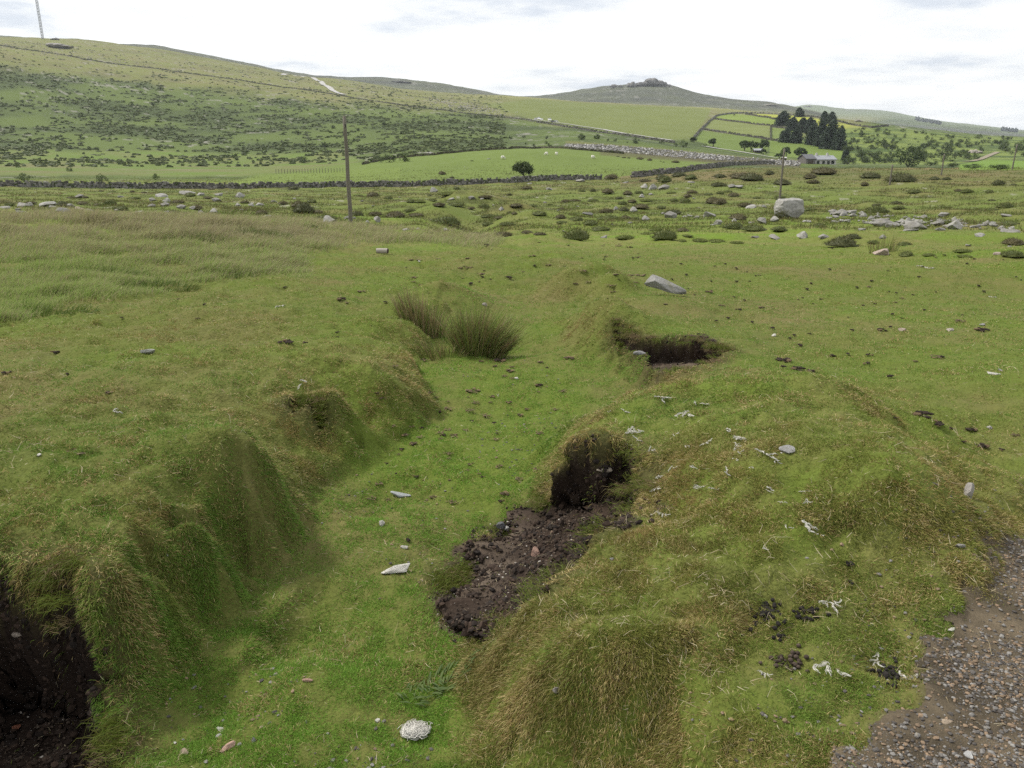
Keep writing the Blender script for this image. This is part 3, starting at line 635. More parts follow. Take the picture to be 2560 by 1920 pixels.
# ------------------------------------------------------------------ shared shapes
import bmesh
M_ROCK = mat('granite', attr=True, rough=0.9, noise=[(7, .35), (40, .3)], bump=(22, .6, .03), spec=.2)
M_STONEWALL = mat('drystone', attr=True, rough=0.95, noise=[(2.5, .35)], spec=.1)
M_LEAF = mat('leaves', attr=True, rough=0.6, trans=.22, spec=.2)
M_BARK = mat('weathered_bark', (.075, .062, .048), rough=.95, noise=[(3, .4), (30, .3)], bump=(25, .6, .01))
def ico(sub):
    b = bmesh.new(); bmesh.ops.create_icosphere(b, subdivisions=sub, radius=1.0); b.verts.ensure_lookup_table()
    v = np.array([q.co[:] for q in b.verts]); f = np.array([[w.index for w in q.verts] for q in b.faces]); b.free(); return v, f
ICO = {k: ico(k) for k in (1, 2, 3, 4)}
def n3(v, s, seed=0):
    return fbm(v[:, 0] * s + v[:, 2] * 1.7 * s, v[:, 1] * s - v[:, 2] * 1.3 * s, 4, seed)
def rock_shape(seed, sub=3, dims=(1, .8, .6), cuts=15, rough_=.14, keep=.48, boxy=.45):
    g = np.random.default_rng(seed); v, f = ICO[sub]; v = v.copy()
    v /= (np.abs(v).max(1, keepdims=True)) ** boxy
    for _ in range(cuts):
        d = g.normal(size=3); d /= np.linalg.norm(d); k = keep + .25 * g.random(); h = v @ d; o = np.maximum(h - k, 0); v -= o[:, None] * d * .96
    v *= 1 + rough_ * n3(v, 1.6, seed)[:, None] * 1.3 + rough_ * .5 * n3(v, 5, seed + 3)[:, None]
    v *= np.array(dims); v /= np.abs(v[:, :2]).max(); return v, f       # half width 1
def rock_cols(v, seed, base=(.29, .28, .26), lichen=.8):
    a = n3(v, 2.2, seed + 9); b = n3(v, 6.5, seed + 12); g = np.random.default_rng(seed)
    c = np.tile(np.array(base, float), (len(v), 1)) * (1 + .5 * a)[:, None]
    c = lerp(c, (.10, .095, .085), np.clip(lichen * (1.2 * a + 1.2 * b + .15), 0, .8))
    c = lerp(c, (.38, .38, .35), np.clip(lichen * 2.2 * (b - .10), 0, .8))
    c = lerp(c, (.16, .16, .06), np.clip(lichen * 2.0 * (n3(v, 3.0, seed + 20) - .12), 0, .6)); return np.clip(c, .02, .7)
def make_rock(name, seed, dims, base=(.33, .32, .30), lichen=.8, sub=3, cuts=15, rough_=.14, keep=.48, boxy=.45):
    v, f = rock_shape(seed, sub, dims, cuts, rough_, keep, boxy); return mesh_np(name, v, f, [M_ROCK], rock_cols(v, seed, base, lichen), smooth=False)
ROCKS = [make_rock('rock', 100 + k, d, (.22 + .05 * (k % 3), .21 + .05 * (k % 3), .195 + .047 * (k % 3)), 1.0) for k, d in enumerate([(1, .7, .45), (1, .8, .30), (1, .9, .62), (1, .6, .22), (1, .75, .75), (1, .85, .4), (1, .55, .30), (1, .8, .5)])]
def put(name, me, u, v, wpx, rz=None, sink=.25, tilt=0.0, sc=(1, 1, 1), p=None):
    """a thing of one mesh (half width 1) set on the ground so that it is wpx photograph pixels wide"""
    p = at(u, v) if p is None else p
    s = wpx * mpp(p) * .5; o = link(name, me); zs = np.array([q[2] for q in me_bounds(me)])
    o.scale = (s * sc[0], s * sc[1], s * sc[2]); o.rotation_euler = (random.uniform(-tilt, tilt), random.uniform(-tilt, tilt), random.uniform(0, 6.28) if rz is None else rz)
    o.location = (p[0], p[1] + s * .4, H(p[0], p[1] + s * .4) - zs.min() * s * sc[2] * (1 - 2 * sink)); return o
_bb = {}
def me_bounds(me):
    if me.name not in _bb:
        a = np.empty(len(me.vertices) * 3, np.float32); me.vertices.foreach_get('co', a); a = a.reshape(-1, 3); _bb[me.name] = (a.min(0), a.max(0))
    return _bb[me.name]
def tube(path, rad, sides=6, cap=True):
    path = np.asarray(path, float); k = len(path); rad = np.broadcast_to(rad, (k,)); V, F = [], []
    t = np.gradient(path, axis=0); t /= np.linalg.norm(t, axis=1, keepdims=True) + 1e-9
    ref = np.array([0, 0, 1.0]) if abs(t[0][2]) < .8 else np.array([1.0, 0, 0])
    for i in range(k):
        a = np.cross(t[i], ref); a /= np.linalg.norm(a) + 1e-9; b = np.cross(t[i], a)
        for s in range(sides):
            q = 2 * math.pi * s / sides; V.append(path[i] + rad[i] * (a * math.cos(q) + b * math.sin(q)))
    for i in range(k - 1):
        for s in range(sides):
            F.append([i * sides + s, i * sides + (s + 1) % sides, (i + 1) * sides + (s + 1) % sides, (i + 1) * sides + s])
    if cap:
        for i0, rev in ((0, 1), ((k - 1) * sides, 0)):
            c = len(V); V.append(path[0 if rev else -1])
            for s in range(sides):
                q = [c, i0 + s, i0 + (s + 1) % sides]; F.append((q[::-1] if rev else q) + [q[0] if not rev else q[::-1][0]])
    return np.array(V), F
class MB:
    def __init__(s): s.v = []; s.q = []; s.t = []; s.c = []; s.n = 0
    def add(s, v, f, c=(.5, .5, .5)):
        v = np.asarray(v, float); s.v.append(v)
        for a in f:
            a = list(a)
            if len(a) == 4 and a[3] == a[0]: a = a[:3]
            (s.q if len(a) == 4 else s.t).append([k + s.n for k in a])
        c = np.asarray(c, float); s.c.append(np.tile(c, (len(v), 1)) if c.ndim == 1 else c); s.n += len(v)
    def addnp(s, v, f, c):
        s.v.append(np.asarray(v, float)); (s.q if f.shape[1] == 4 else s.t).extend((f + s.n).tolist())
        c = np.asarray(c, float); s.c.append(np.tile(c, (len(v), 1)) if c.ndim == 1 else c); s.n += len(v)
    def box(s, lo, hi, c=(.5, .5, .5), jit=0.0, rz=0.0, at_=None):
        x0, y0, z0 = lo; x1, y1, z1 = hi
        v = np.array([(x0, y0, z0), (x1, y0, z0), (x1, y1, z0), (x0, y1, z0), (x0, y0, z1), (x1, y0, z1), (x1, y1, z1), (x0, y1, z1)], float)
        if jit: v += rng.uniform(-jit, jit, v.shape)
        if rz: ca, sa = math.cos(rz), math.sin(rz); v = np.stack([v[:, 0] * ca - v[:, 1] * sa, v[:, 0] * sa + v[:, 1] * ca, v[:, 2]], -1)
        if at_ is not None: v = v + np.array(at_)
        s.add(v, [(3, 2, 1, 0), (4, 5, 6, 7), (0, 1, 5, 4), (1, 2, 6, 5), (2, 3, 7, 6), (3, 0, 4, 7)], c)
    def tube(s, path, rad, c=(.5, .5, .5), sides=6): v, f = tube(path, rad, sides); s.add(v, f, c)
    def mesh(s, name, mats, smooth=False):
        fl = []
        if s.q: fl.append(np.array(s.q))
        if s.t: fl.append(np.array(s.t))
        return mesh_np(name, np.vstack(s.v), fl, mats, np.vstack(s.c), smooth)
    def build(s, name, mats, parent=None, smooth=False): return link(name, s.mesh(name, mats, smooth), parent)
def copy_tree(o, parent=None):
    c = o.copy(); COL.objects.link(c); c.parent = parent
    for ch in list(o.children): copy_tree(ch, c)
    return c
def leafcloud(pts, size, col, jit=.25, flat=0.0):
    """leaf-sized faces at pts"""
    n = len(pts); d1 = rng.normal(size=(n, 3)); d1 /= np.linalg.norm(d1, axis=1, keepdims=True)
    d2 = np.cross(d1, rng.normal(size=(n, 3))); d2 /= np.linalg.norm(d2, axis=1, keepdims=True)
    s = (size * (.6 + .8 * rng.random(n)))[:, None]
    v = np.stack([pts - d1 * s, pts + d2 * s * .6, pts + d1 * s, pts - d2 * s * .6], 1).reshape(-1, 3)
    c = np.repeat(col * (1 + jit * rng.uniform(-1, 1, (n, 1))), 4, 0); return v, np.arange(4 * n).reshape(n, 4), c
def in_clumps(n, centres, radii):
    k = rng.integers(0, len(centres), n); d = rng.normal(size=(n, 3)); d /= np.linalg.norm(d, axis=1, keepdims=True)
    return np.asarray(centres)[k] + d * (np.asarray(radii)[k] * rng.random(n) ** .45)[:, None], k
# ---- trees: height 1 unit, base at 0
def broad_tree(seed, w=.5, trunk_h=.22, n=2600, colr=((.040, .068, .018), (.072, .105, .026)), clumps=26, flat=1.0):
    global rng; keep_ = rng; rng = np.random.default_rng(seed)
    cs, rs = [], []
    for k in range(clumps):
        a = rng.random() * 6.28; q = math.sqrt(rng.random()) * w * .82; top = math.sqrt(max(0, 1 - (q / w) ** 2))
        cs.append((q * math.cos(a), q * math.sin(a), trunk_h + .06 + (1 - trunk_h - .16) * (.25 + .72 * rng.random() ** .7 * top))); rs.append(w * (.22 + .16 * rng.random()))
    p, k = in_clumps(n, cs, rs); cc = lerp(colr[0], colr[1], rng.random(clumps))[k]
    v, f, c = leafcloud(p, .042 * np.ones(n), cc); cr = mesh_np('crown', v, f, [M_LEAF], c)
    b = MB(); b.tube([(0, 0, -.03), (.01, 0, trunk_h * .6), (-.01, .01, trunk_h + .12)], [.045, .034, .026], (.07, .06, .045))
    for q in range(6):
        c0 = np.array(cs[q * 3]); b.tube([(0, 0, trunk_h * .7), (c0 * .5 + np.array([0, 0, trunk_h * .45])), c0], [.022, .014, .006], (.07, .06, .045), 5)
    tr = b.mesh('trunk', [M_BARK]); rng = keep_; return tr, cr
def conifer(seed, w=.30, n=5200, colr=((.026, .046, .030), (.058, .084, .046)), tops=3):
    """a few close stems of dense fir; tiers of drooping boughs"""
    global rng; keep_ = rng; rng = np.random.default_rng(seed)
    b = MB(); pts, cs = [], []
    for q0 in range(tops):
        ox, oy = (0, 0) if q0 == 0 else (rng.uniform(-.55, .55) * w, rng.uniform(-.4, .4) * w); hh = 1 if q0 == 0 else rng.uniform(.72, .95); ww = w * (.85 if tops > 1 else 1)
        b.tube([(ox, oy, -.03), (ox, oy, .5 * hh), (ox, oy, .98 * hh)], [.022, .014, .003], (.06, .05, .04)); tiers = 22
        for t in range(tiers):
            h = .03 + .95 * (t / (tiers - 1)); rr = ww * (1 - h ** 3.6) ** .62 * (.85 + .3 * rng.random()) + .02
            for a in range(10):
                ang = 6.28 * (a + rng.random()) / 10; L = rr * (.65 + .45 * rng.random()); m = max(4, int(n / tops / tiers / 10)); q = rng.random(m) ** .6 * L
                pts.append(np.stack([ox + q * math.cos(ang), oy + q * math.sin(ang), hh * (h - q * .30 + .02 * rng.normal(size=m))], -1) + rng.normal(size=(m, 3)) * .014)
                cs.append(np.tile(lerp(colr[0], colr[1], rng.random()), (m, 1)))
    p = np.vstack(pts); v, f, c = leafcloud(p, .036 * np.ones(len(p)), np.vstack(cs)); cr = mesh_np('crown', v, f, [M_LEAF], c); tr = b.mesh('trunk', [M_BARK]); rng = keep_; return tr, cr
def bush_mesh(seed, n=700, colr=((.035, .055, .018), (.06, .085, .024)), clumps=12, squash=.75, size=.06, name='bush'):
    global rng; keep_ = rng; rng = np.random.default_rng(seed)
    cs, rs = [], []
    for k in range(clumps):
        a = rng.random() * 6.28; q = math.sqrt(rng.random()) * .72; cs.append((q * math.cos(a), q * math.sin(a), .12 + squash * 1.25 * rng.random() * math.sqrt(1 - q * q))); rs.append(.24 + .14 * rng.random())
    p, k = in_clumps(n, cs, rs); p[:, 2] = np.maximum(p[:, 2], -.05); cc = lerp(colr[0], colr[1], rng.random(clumps))[k]
    v, f, c = leafcloud(p, size * np.ones(n), cc)
    b = MB(); b.addnp(v, f, c)
    for q in range(5): b.tube([(0, 0, -.1), tuple(np.array(cs[q]) * .6), cs[q]], [.035, .02, .008], (.05, .04, .03), 4)
    m = b.mesh(name, [M_LEAF]); rng = keep_; return m
# ------------------------------------------------------------------ drystone walls
def wall(name, pts, h, wd, step, courses, label, cat='stone wall', cols=((.075, .072, .065), (.25, .24, .22)), group=None, gap=0.0, lift=0.0):
    P3 = [at(*q) for q in pts]; b = MB(); d = [0]
    for a, c in zip(P3[:-1], P3[1:]): d.append(d[-1] + math.hypot(c[0] - a[0], c[1] - a[1]))
    X = np.interp; xs = [p[0] for p in P3]; ys = [p[1] for p in P3]; o = P3[0]
    hn = lambda s: fbm(s / 6.0, 3.3, 3, 7)
    for ci in range(courses):
        s = random.random() * step
        ch = h / courses
        while s < d[-1]:
            ln = step * random.uniform(.6, 1.4); m = s + ln / 2; x, y = X(m, d, xs), X(m, d, ys)
            x2, y2 = X(min(m + .5, d[-1]), d, xs), X(min(m + .5, d[-1]), d, ys); x1, y1 = X(max(m - .5, 0), d, xs), X(max(m - .5, 0), d, ys)
            rz = math.atan2(y2 - y1, x2 - x1)
            top = ci == courses - 1
            if not (top and random.random() < .22 + .6 * max(0, -float(hn(np.array([m]))[0]))):
                ww = wd * (1 - .3 * ci / courses) * random.uniform(.85, 1.15); z0 = float(H(x, y)) - .12 * (ci == 0) + ci * ch
                hh = ch * (random.uniform(.8, 1.55) if top else 1.04) + .12 * (ci == 0)
                c = lerp(cols[0], cols[1], random.random() ** 1.3) * random.uniform(.8, 1.15)
                if random.random() < .12: c = np.array((.06, .075, .03))
                b.box((-ln * .49, -ww / 2, 0), (ln * .49, ww / 2, hh), c, jit=min(ln, hh) * .13, rz=rz + random.uniform(-.06, .06), at_=(x - o[0], y - o[1], z0 - o[2]))
            s += ln + gap
    w = link(name, b.mesh(name, [M_STONEWALL]), loc=tuple(o)); return tag(w, label, cat, group)
wall('drystone_wall', [(-90, 466), (0, 466), (150, 468), (300, 471), (450, 471), (640, 470), (760, 470), (900, 468), (1080, 464), (1200, 460), (1280, 457), (1340, 453), (1420, 450), (1503, 449)], 1.1, .7, .36, 4, 'long drystone wall crossing the valley floor in front of the lone hawthorn')
wall('drystone_wall', [(1578, 445), (1650, 436), (1720, 429), (1790, 420), (1836, 413), (1890, 411), (1935, 410)], 1.2, .8, .5, 4, 'shorter drystone wall rising along the edge of the bright sheep field')
wall('drystone_wall', [(905, 412), (985, 396), (1085, 388), (1180, 378), (1275, 373), (1350, 371), (1433, 374), (1560, 385)], .7, .7, .7, 2, 'low dark bank wall curving round the top of the bright sheep field', cols=((.06, .06, .035), (.13, .12, .08)))
wall('drystone_wall', [(-60, 107), (0, 114), (200, 146), (400, 173), (600, 201), (730, 221), (860, 241), (1000, 263), (1110, 276), (1170, 285), (1260, 293), (1335, 304)], 1.0, .8, 1.6, 2, 'long boundary wall slanting down the hillside to the parked cars', cols=((.11, .11, .085), (.22, .21, .18)))
wall('drystone_wall', [(1340, 306), (1420, 319), (1500, 332), (1600, 345), (1684, 358)], 1.3, 1.1, 1.6, 2, 'roadside wall running below the parked cars', cols=((.08, .08, .065), (.20, .19, .17)))
FW = ((.065, .062, .05), (.15, .14, .12))
wall('field_wall', [(1735, 345), (1747, 331), (1760, 318), (1772, 306), (1783, 297), (1797, 289), (1835, 284.5), (1900, 284), (2000, 290)], 1.5, 1.2, 1.6, 2, 'field wall climbing from the road and round the crest of the small fields', cols=((.12, .12, .105), (.26, .25, .23)))
wall('field_wall', [(1784, 298), (1830, 304), (1880, 310), (1945, 315)], 1.4, 1.1, 1.5, 2, 'field wall under the uppermost bright field', cols=FW)
wall('field_wall', [(1756, 324), (1800, 331), (1860, 340), (1926, 351), (1990, 358)], 1.5, 1.2, 1.5, 2, 'dark field wall between the middle and the lowest small fields', cols=FW)
wall('field_wall', [(1927, 317), (1927, 333), (1927, 349)], 1.2, 1.0, 1.5, 2, 'short upright field wall running straight downhill between two small fields', cols=((.11, .11, .09), (.18, .18, .14)))
wall('field_wall', [(1862, 286), (1905, 293), (1945, 300)], 1.5, 1.1, 1.6, 2, 'field wall under the yellow strip field', cols=FW)
wall('field_wall', [(1930, 318), (1960, 321), (1975, 323)], 1.4, 1.1, 1.5, 2, 'short field wall ending at the fir trees', cols=FW)
wall('field_wall', [(2000, 290), (2060, 296), (2120, 311), (2180, 320), (2220, 316)], 1.4, 1.1, 1.7, 2, 'thin field wall beyond the fir trees on the skyline slope', cols=FW)
# ------------------------------------------------------------------ roads
M_ROAD = mat('pale_road', (.36, .35, .335), rough=.9, noise=[(.6, .12)])
M_DIRT = mat('dirt_track', (.21, .18, .13), rough=.95, noise=[(.5, .15)])
def ribbon(name, pts, width, m, lift=.35, kind='structure'):
    P3 = np.array([at(*q) for q in pts]); d = np.concatenate([[0], np.cumsum(np.hypot(*np.diff(P3[:, :2], axis=0).T))]); s = np.linspace(0, d[-1], max(8, int(d[-1] / 3)))
    x = np.interp(s, d, P3[:, 0]); y = np.interp(s, d, P3[:, 1]); k = np.ones(9) / 9
    x = np.convolve(np.pad(x, 4, mode='edge'), k, 'valid'); y = np.convolve(np.pad(y, 4, mode='edge'), k, 'valid')
    tx, ty = np.gradient(x), np.gradient(y); l = np.hypot(tx, ty); nx_, ny_ = -ty / l, tx / l; V = []
    for q in (-.5, -.25, 0, .25, .5):
        a, b_ = x + nx_ * width * q, y + ny_ * width * q; V.append(np.stack([a, b_, H(a, b_) + lift], -1))
    V = np.stack(V, 1); m0 = len(s); idx = np.arange(m0 * 5).reshape(m0, 5)
    f = np.stack([idx[:-1, :-1], idx[1:, :-1], idx[1:, 1:], idx[:-1, 1:]], -1).reshape(-1, 4)
    return tag(link(name, mesh_np(name, V.reshape(-1, 3), f, [m])), kind=kind)
ribbon('road', [(700, 187), (745, 190), (785, 196), (803, 205), (818, 216), (832, 227), (846, 234), (866, 238)], 7.0, M_ROAD, .5)
ribbon('road', [(1325, 299), (1360, 303.5), (1385, 306), (1440, 314), (1500, 323), (1560, 334), (1620, 343), (1690, 353)], 5.0, M_ROAD)
ribbon('road', [(1745, 364), (1790, 371), (1830, 377), (1890, 387), (1950, 397)], 4.5, M_ROAD)
ribbon('dirt_road', [(2496, 380), (2486, 384), (2476, 388), (2462, 394), (2448, 400), (2425, 405), (2395, 405)], 3.2, M_DIRT)
# ------------------------------------------------------------------ poles
M_POLE = mat('grey_timber', (.150, .135, .110), rough=.9, noise=[(2.0, .3), (14, .35)], bump=(30, .5, .01))
M_DARK = mat('dark_iron', (.03, .03, .03), rough=.5)
def pole(u, v, vtop, wpx, label, cap=True, lean=0.0):
    p = at(u, v); k = mpp(p); lo_, hi_ = 0.5, 40.0
    for _ in range(40):
        h = (lo_ + hi_) / 2; lo_, hi_ = (h, hi_) if project(p[0], p[1], p[2] + h)[1] > vtop else (lo_, h)
    r = wpx * k / 2
    e = empty('timber_pole', tuple(p)); e.rotation_euler = (0, lean, .4)
    b = MB(); pa = [(0, 0, -.6)] + [(.012 * math.sin(q * 1.7), .01 * math.cos(q * 1.3), h * q / 7) for q in range(8)]
    b.tube(pa, [r * 1.05] + [r * (1 - .22 * q / 7) for q in range(8)], (.2, .17, .13), 12); b.build('shaft', [M_POLE], e, smooth=True)
    t = MB(); t.tube([(0, 0, h * .998), (0, 0, h + r * .25)], [r * .8, r * .55], (.2, .2, .2), 12); t.build('pole_cap', [M_POLE], e)
    s = MB(); s.box((-r * .18, -r - .03, h * .9), (r * .18, -r * .7, h * .93)); s.build('bracket', [M_DARK], e)
    return tag(e, label, 'pole', 'timber poles across the moor')
pole(877, 561, 291, 10.6, 'tallest weathered timber pole standing bare just beyond the near grass bank')
pole(1948, 508, 372, 5.5, 'dark timber pole rising straight behind the great boulder')
pole(2224, 462, 412, 4.6, 'dark timber pole in the brown moor under the large dark bush', lean=.02)
pole(2353, 438, 385, 3.6, 'thin distant timber pole in front of the scrubby hillside')
pole(2530, 424, 361, 3.6, 'most distant timber pole beside the dirt road bend', lean=.05)
# ------------------------------------------------------------------ mast and outcrops on the skyline
M_STEEL = mat('grey_steel', (.30, .31, .33), rough=.6)
p = at(107, 98); e = empty('radio_mast', tuple(p)); b = MB(); HM = 150.0
legs = [(1.7 * math.cos(a), 1.7 * math.sin(a)) for a in (0, 2.09, 4.19)]
for lx, ly in legs: b.tube([(lx, ly, -3), (lx, ly, HM)], .42, sides=4)
b.build('legs', [M_STEEL], e); b = MB()
for kz in range(0, int(HM) - 3, 4):
    for q in range(3):
        a, c = legs[q], legs[(q + 1) % 3]; b.tube([(a[0], a[1], kz), (c[0], c[1], kz + 4)], .2, sides=3)
b.build('lattice', [M_STEEL], e); tag(e, 'very tall thin steel radio mast on the hilltop', 'radio mast')
def outcrop(name, u, v, wpx, hpx, seed, label, n=9, base=(.16, .155, .15)):
    p = at(u, v); k = mpp(p); b = MB(); g = np.random.default_rng(seed)
    for q in range(n):
        vv_, f = rock_shape(seed * 10 + q, 2, (1, .8, .7), 8, .1, .6); t = g.uniform(-.42, .42); s = wpx * k * g.uniform(.14, .26); hz = hpx * k * (1 - (t / .55) ** 2) * g.uniform(.7, 1.05)
        vv_ = vv_ * np.array([s, s, max(hz, s * .3) * .62]) + np.array([t * wpx * k, g.uniform(-.15, .15) * wpx * k, hz * .45]); b.addnp(vv_, f, rock_cols(vv_ / s, seed + q, base, .5))
    return tag(link(name, b.mesh(name, [M_ROCK]), loc=(p[0], p[1], p[2] - .3)), label, 'rock outcrop', 'granite outcrops on the hills')
outcrop('granite_outcrop', 141, 100, 24, 7, 3, 'small dark outcrop on the skyline beside the radio mast', 6)
outcrop('granite_outcrop', 138, 119, 70, 12, 4, 'long low granite outcrop just under the hilltop with the mast', 14, (.30, .28, .26))
outcrop('granite_outcrop', 1630, 215, 66, 22, 5, 'main rounded granite tor crowning the far rocky hill', 12)
outcrop('granite_outcrop', 1662, 217, 26, 17, 6, 'single rounded knob close beside the main tor', 4)
outcrop('granite_outcrop', 1578, 218, 30, 16, 7, 'little stone knob on the tor hill ridge midway to its shoulder', 4)
outcrop('granite_outcrop', 1541, 219, 34, 12, 8, 'flat stone knob on the shoulder of the tor hill', 5)
outcrop('granite_outcrop', 1604, 215, 36, 12, 9, 'low broken ledge between stone knob and main tor', 6)
outcrop('granite_outcrop', 1925, 264, 40, 5, 10, 'low rocky ledge on the ridge above the yellow strip field', 9, (.24, .23, .2))
outcrop('granite_outcrop', 2018, 268, 24, 5, 11, 'dark pointed crag on the farthest pale hill', 5)
outcrop('granite_outcrop', 2145, 304, 22, 7, 12, 'small crag on the slope beyond the fir trees', 6, (.24, .22, .2))
outcrop('granite_outcrop', 2437, 383, 34, 12, 13, 'pale crag among the scrub near the dirt road', 8, (.36, .32, .28))
outcrop('granite_outcrop', 1000, 207, 50, 6, 14, 'dark quarry crag on the grey ridge under the skyline', 10, (.10, .1, .1))
outcrop('granite_outcrop', 1075, 398-14, 30, 6, 15, 'pale outcrop at the foot of the scrubby hillside', 8, (.34, .32, .3))
# ------------------------------------------------------------------ rocks and tussocks of the moor (u, v, width in photograph pixels)
SC = 3.456
def strip(ox, oy, txt):
    o = []
    for t in txt.split():
        a = t.split(','); o.append((ox + float(a[0]) / SC, oy + float(a[1]) / SC, float(a[2]) / SC, a[3] if len(a) > 3 else ''))
    return o
rocksA = strip(0, 420, "380,330,170,b 190,335,110 250,325,60 440,365,110 150,365,60 530,428,150,t 430,415,90 600,335,80 760,395,120 680,375,100,r 180,395,120,f 60,430,170,f 40,350,110,f 1040,255,70 1380,250,120 1310,285,70 1440,295,80 1310,335,70 1420,330,90 1560,350,90 1600,228,180,f 1730,235,70 1890,240,80 1860,290,90 2070,255,90 2050,330,60 2170,330,60 1210,385,90,f 1010,370,60 1440,385,50 1735,405,80 1840,395,100 830,320,60 680,260,80 2080,365,50 1660,355,70")
rocksB = strip(640, 420, "30,325,80 210,475,80 90,430,90 620,490,170 780,440,60 850,440,40 1045,465,90,t 1290,540,70 1400,530,50 1515,450,40 1530,210,90 1635,545,70 1690,275,70 1860,270,70 1950,270,40 2055,325,30 910,290,50,f 1010,330,60,f 310,495,50 370,495,70 150,295,60 330,270,40 2120,365,60 1240,255,20 960,475,50")
rocksC = strip(1280, 420, "285,305,40 320,190,70 150,140,50 600,120,120,f 640,405,120,f 900,360,60 1050,380,90 1150,175,80 1225,185,90,t 1320,185,110 1560,130,90,f 1120,255,60 1200,235,50 1580,268,40,f 1370,430,140 1540,425,70 1700,420,130 1150,455,90 1020,480,80,f 400,370,30 565,335,30 800,605,70 1790,490,80,t 2070,345,110 2180,345,60 2110,605,90,f 2160,480,100,t 1900,170,80 1960,175,80 980,130,80,f 870,495,30 1310,400,50 1490,425,50 1600,435,60 445,550,30 2070,475,80,f 1735,495,50 1920,465,60")
rocksD = strip(1920, 420, "530,440,60 650,410,140 650,465,90 340,470,90 60,465,100 820,540,70 310,605,120 490,605,100 80,615,180,f 1000,610,60,t 1000,750,150,r 1270,535,200,b 1620,530,160 1230,545,160,f 1480,495,110 1530,415,110 1630,475,90 2060,420,110,f 2140,555,190,f 1840,590,100 1740,675,80,f 2000,745,90,r 2100,682,60,f 1000,500,180 1100,510,140 1500,540,90")
g = np.random.default_rng(5)
for k in range(150):
    t = g.random(); x0 = 560 + 1560 * t; y0 = 395 + 115 * t * .9 + g.uniform(-25, 75) * (1 - .45 * t); rocksD += strip(1920, 420, f"{x0:.0f},{y0:.0f},{g.uniform(24, 88) * (.75 + .5 * g.random()):.0f}{',f' if g.random() < .35 else ''}")
ROCK_R = [make_rock('rock', 300 + k, d, (.36, .29, .25), .35) for k, d in enumerate([(1, .7, .35), (1, .8, .45)])]
FLAT = [1, 3, 6]; TALL = [2, 4]
lo_r = 'moorland granite rocks'
def rock_zone(u, v):
    if u < 340 and v > 485: return 'in the boulder cluster behind the tawny grass'
    if u < 700: return 'between boulder cluster and tallest pole'
    if u < 960: return 'around the foot of the tallest pole'
    if u < 1300: return 'in the hollow way moor below the hawthorn'
    if u < 1600: return 'on the moor between hawthorn and lawn'
    if u < 1920: return 'on the tussocky approach to the great boulder'
    if v > 585: return 'alone on the lawn edge before the clitter'
    return 'in the clitter beside the great boulder'
for (u, v, w, kd) in rocksA + rocksB + rocksC + rocksD:
    k = random.choice(FLAT) if 'f' in kd else random.choice(TALL) if 't' in kd else random.choice([0, 5, 7, 2])
    me = random.choice(ROCK_R) if 'r' in kd else ROCKS[k]
    p = at(u, v); s = w * mpp(p)
    o = put('rock', me, u, v, w, sink=.22 if 't' in kd else .3, tilt=.18, p=p)
    size = 'large' if s > 2.2 else 'small' if s < .8 else 'medium'
    shp = 'flat slab of' if k in FLAT and 'r' not in kd else 'upright block of' if k in TALL else 'lump of'
    tag(o, f"{size} {shp} {'reddish' if 'r' in kd else 'grey'} granite {rock_zone(u, v)}", 'rock', f"{size} {shp} granite {rock_zone(u, v)[:46]}")
# the great boulder, the slab on the bank
GB = make_rock('great_boulder', 43, (1, .7, .74), (.33, .32, .30), 1.0, sub=4, cuts=9, rough_=.13, keep=.80, boxy=.72)
p = at(1970, 548); o = put('great_boulder', GB, 1970, 548, 80, rz=.4, sink=.12, p=p)
tag(o, 'great square pale granite boulder mottled with dark lichen, standing before the dark pole', 'boulder')
SLAB = make_rock('bank_slab', 52, (1, .34, .26), (.27, .265, .25), 1.0, sub=4, cuts=10, rough_=.10, keep=.62)
p = at(1655, 738); o = link('leaning_slab', SLAB); s = 112 * mpp(p) * .55; o.scale = (s, s * 1.0, s * .9)
a0 = at(1660, 738); o.location = tuple(a0 + np.array([0, .1, .13])); o.rotation_euler = (.25, .30, -.22)
tag(o, 'long lichen-speckled granite slab leaning out of the grassy bank', 'boulder')

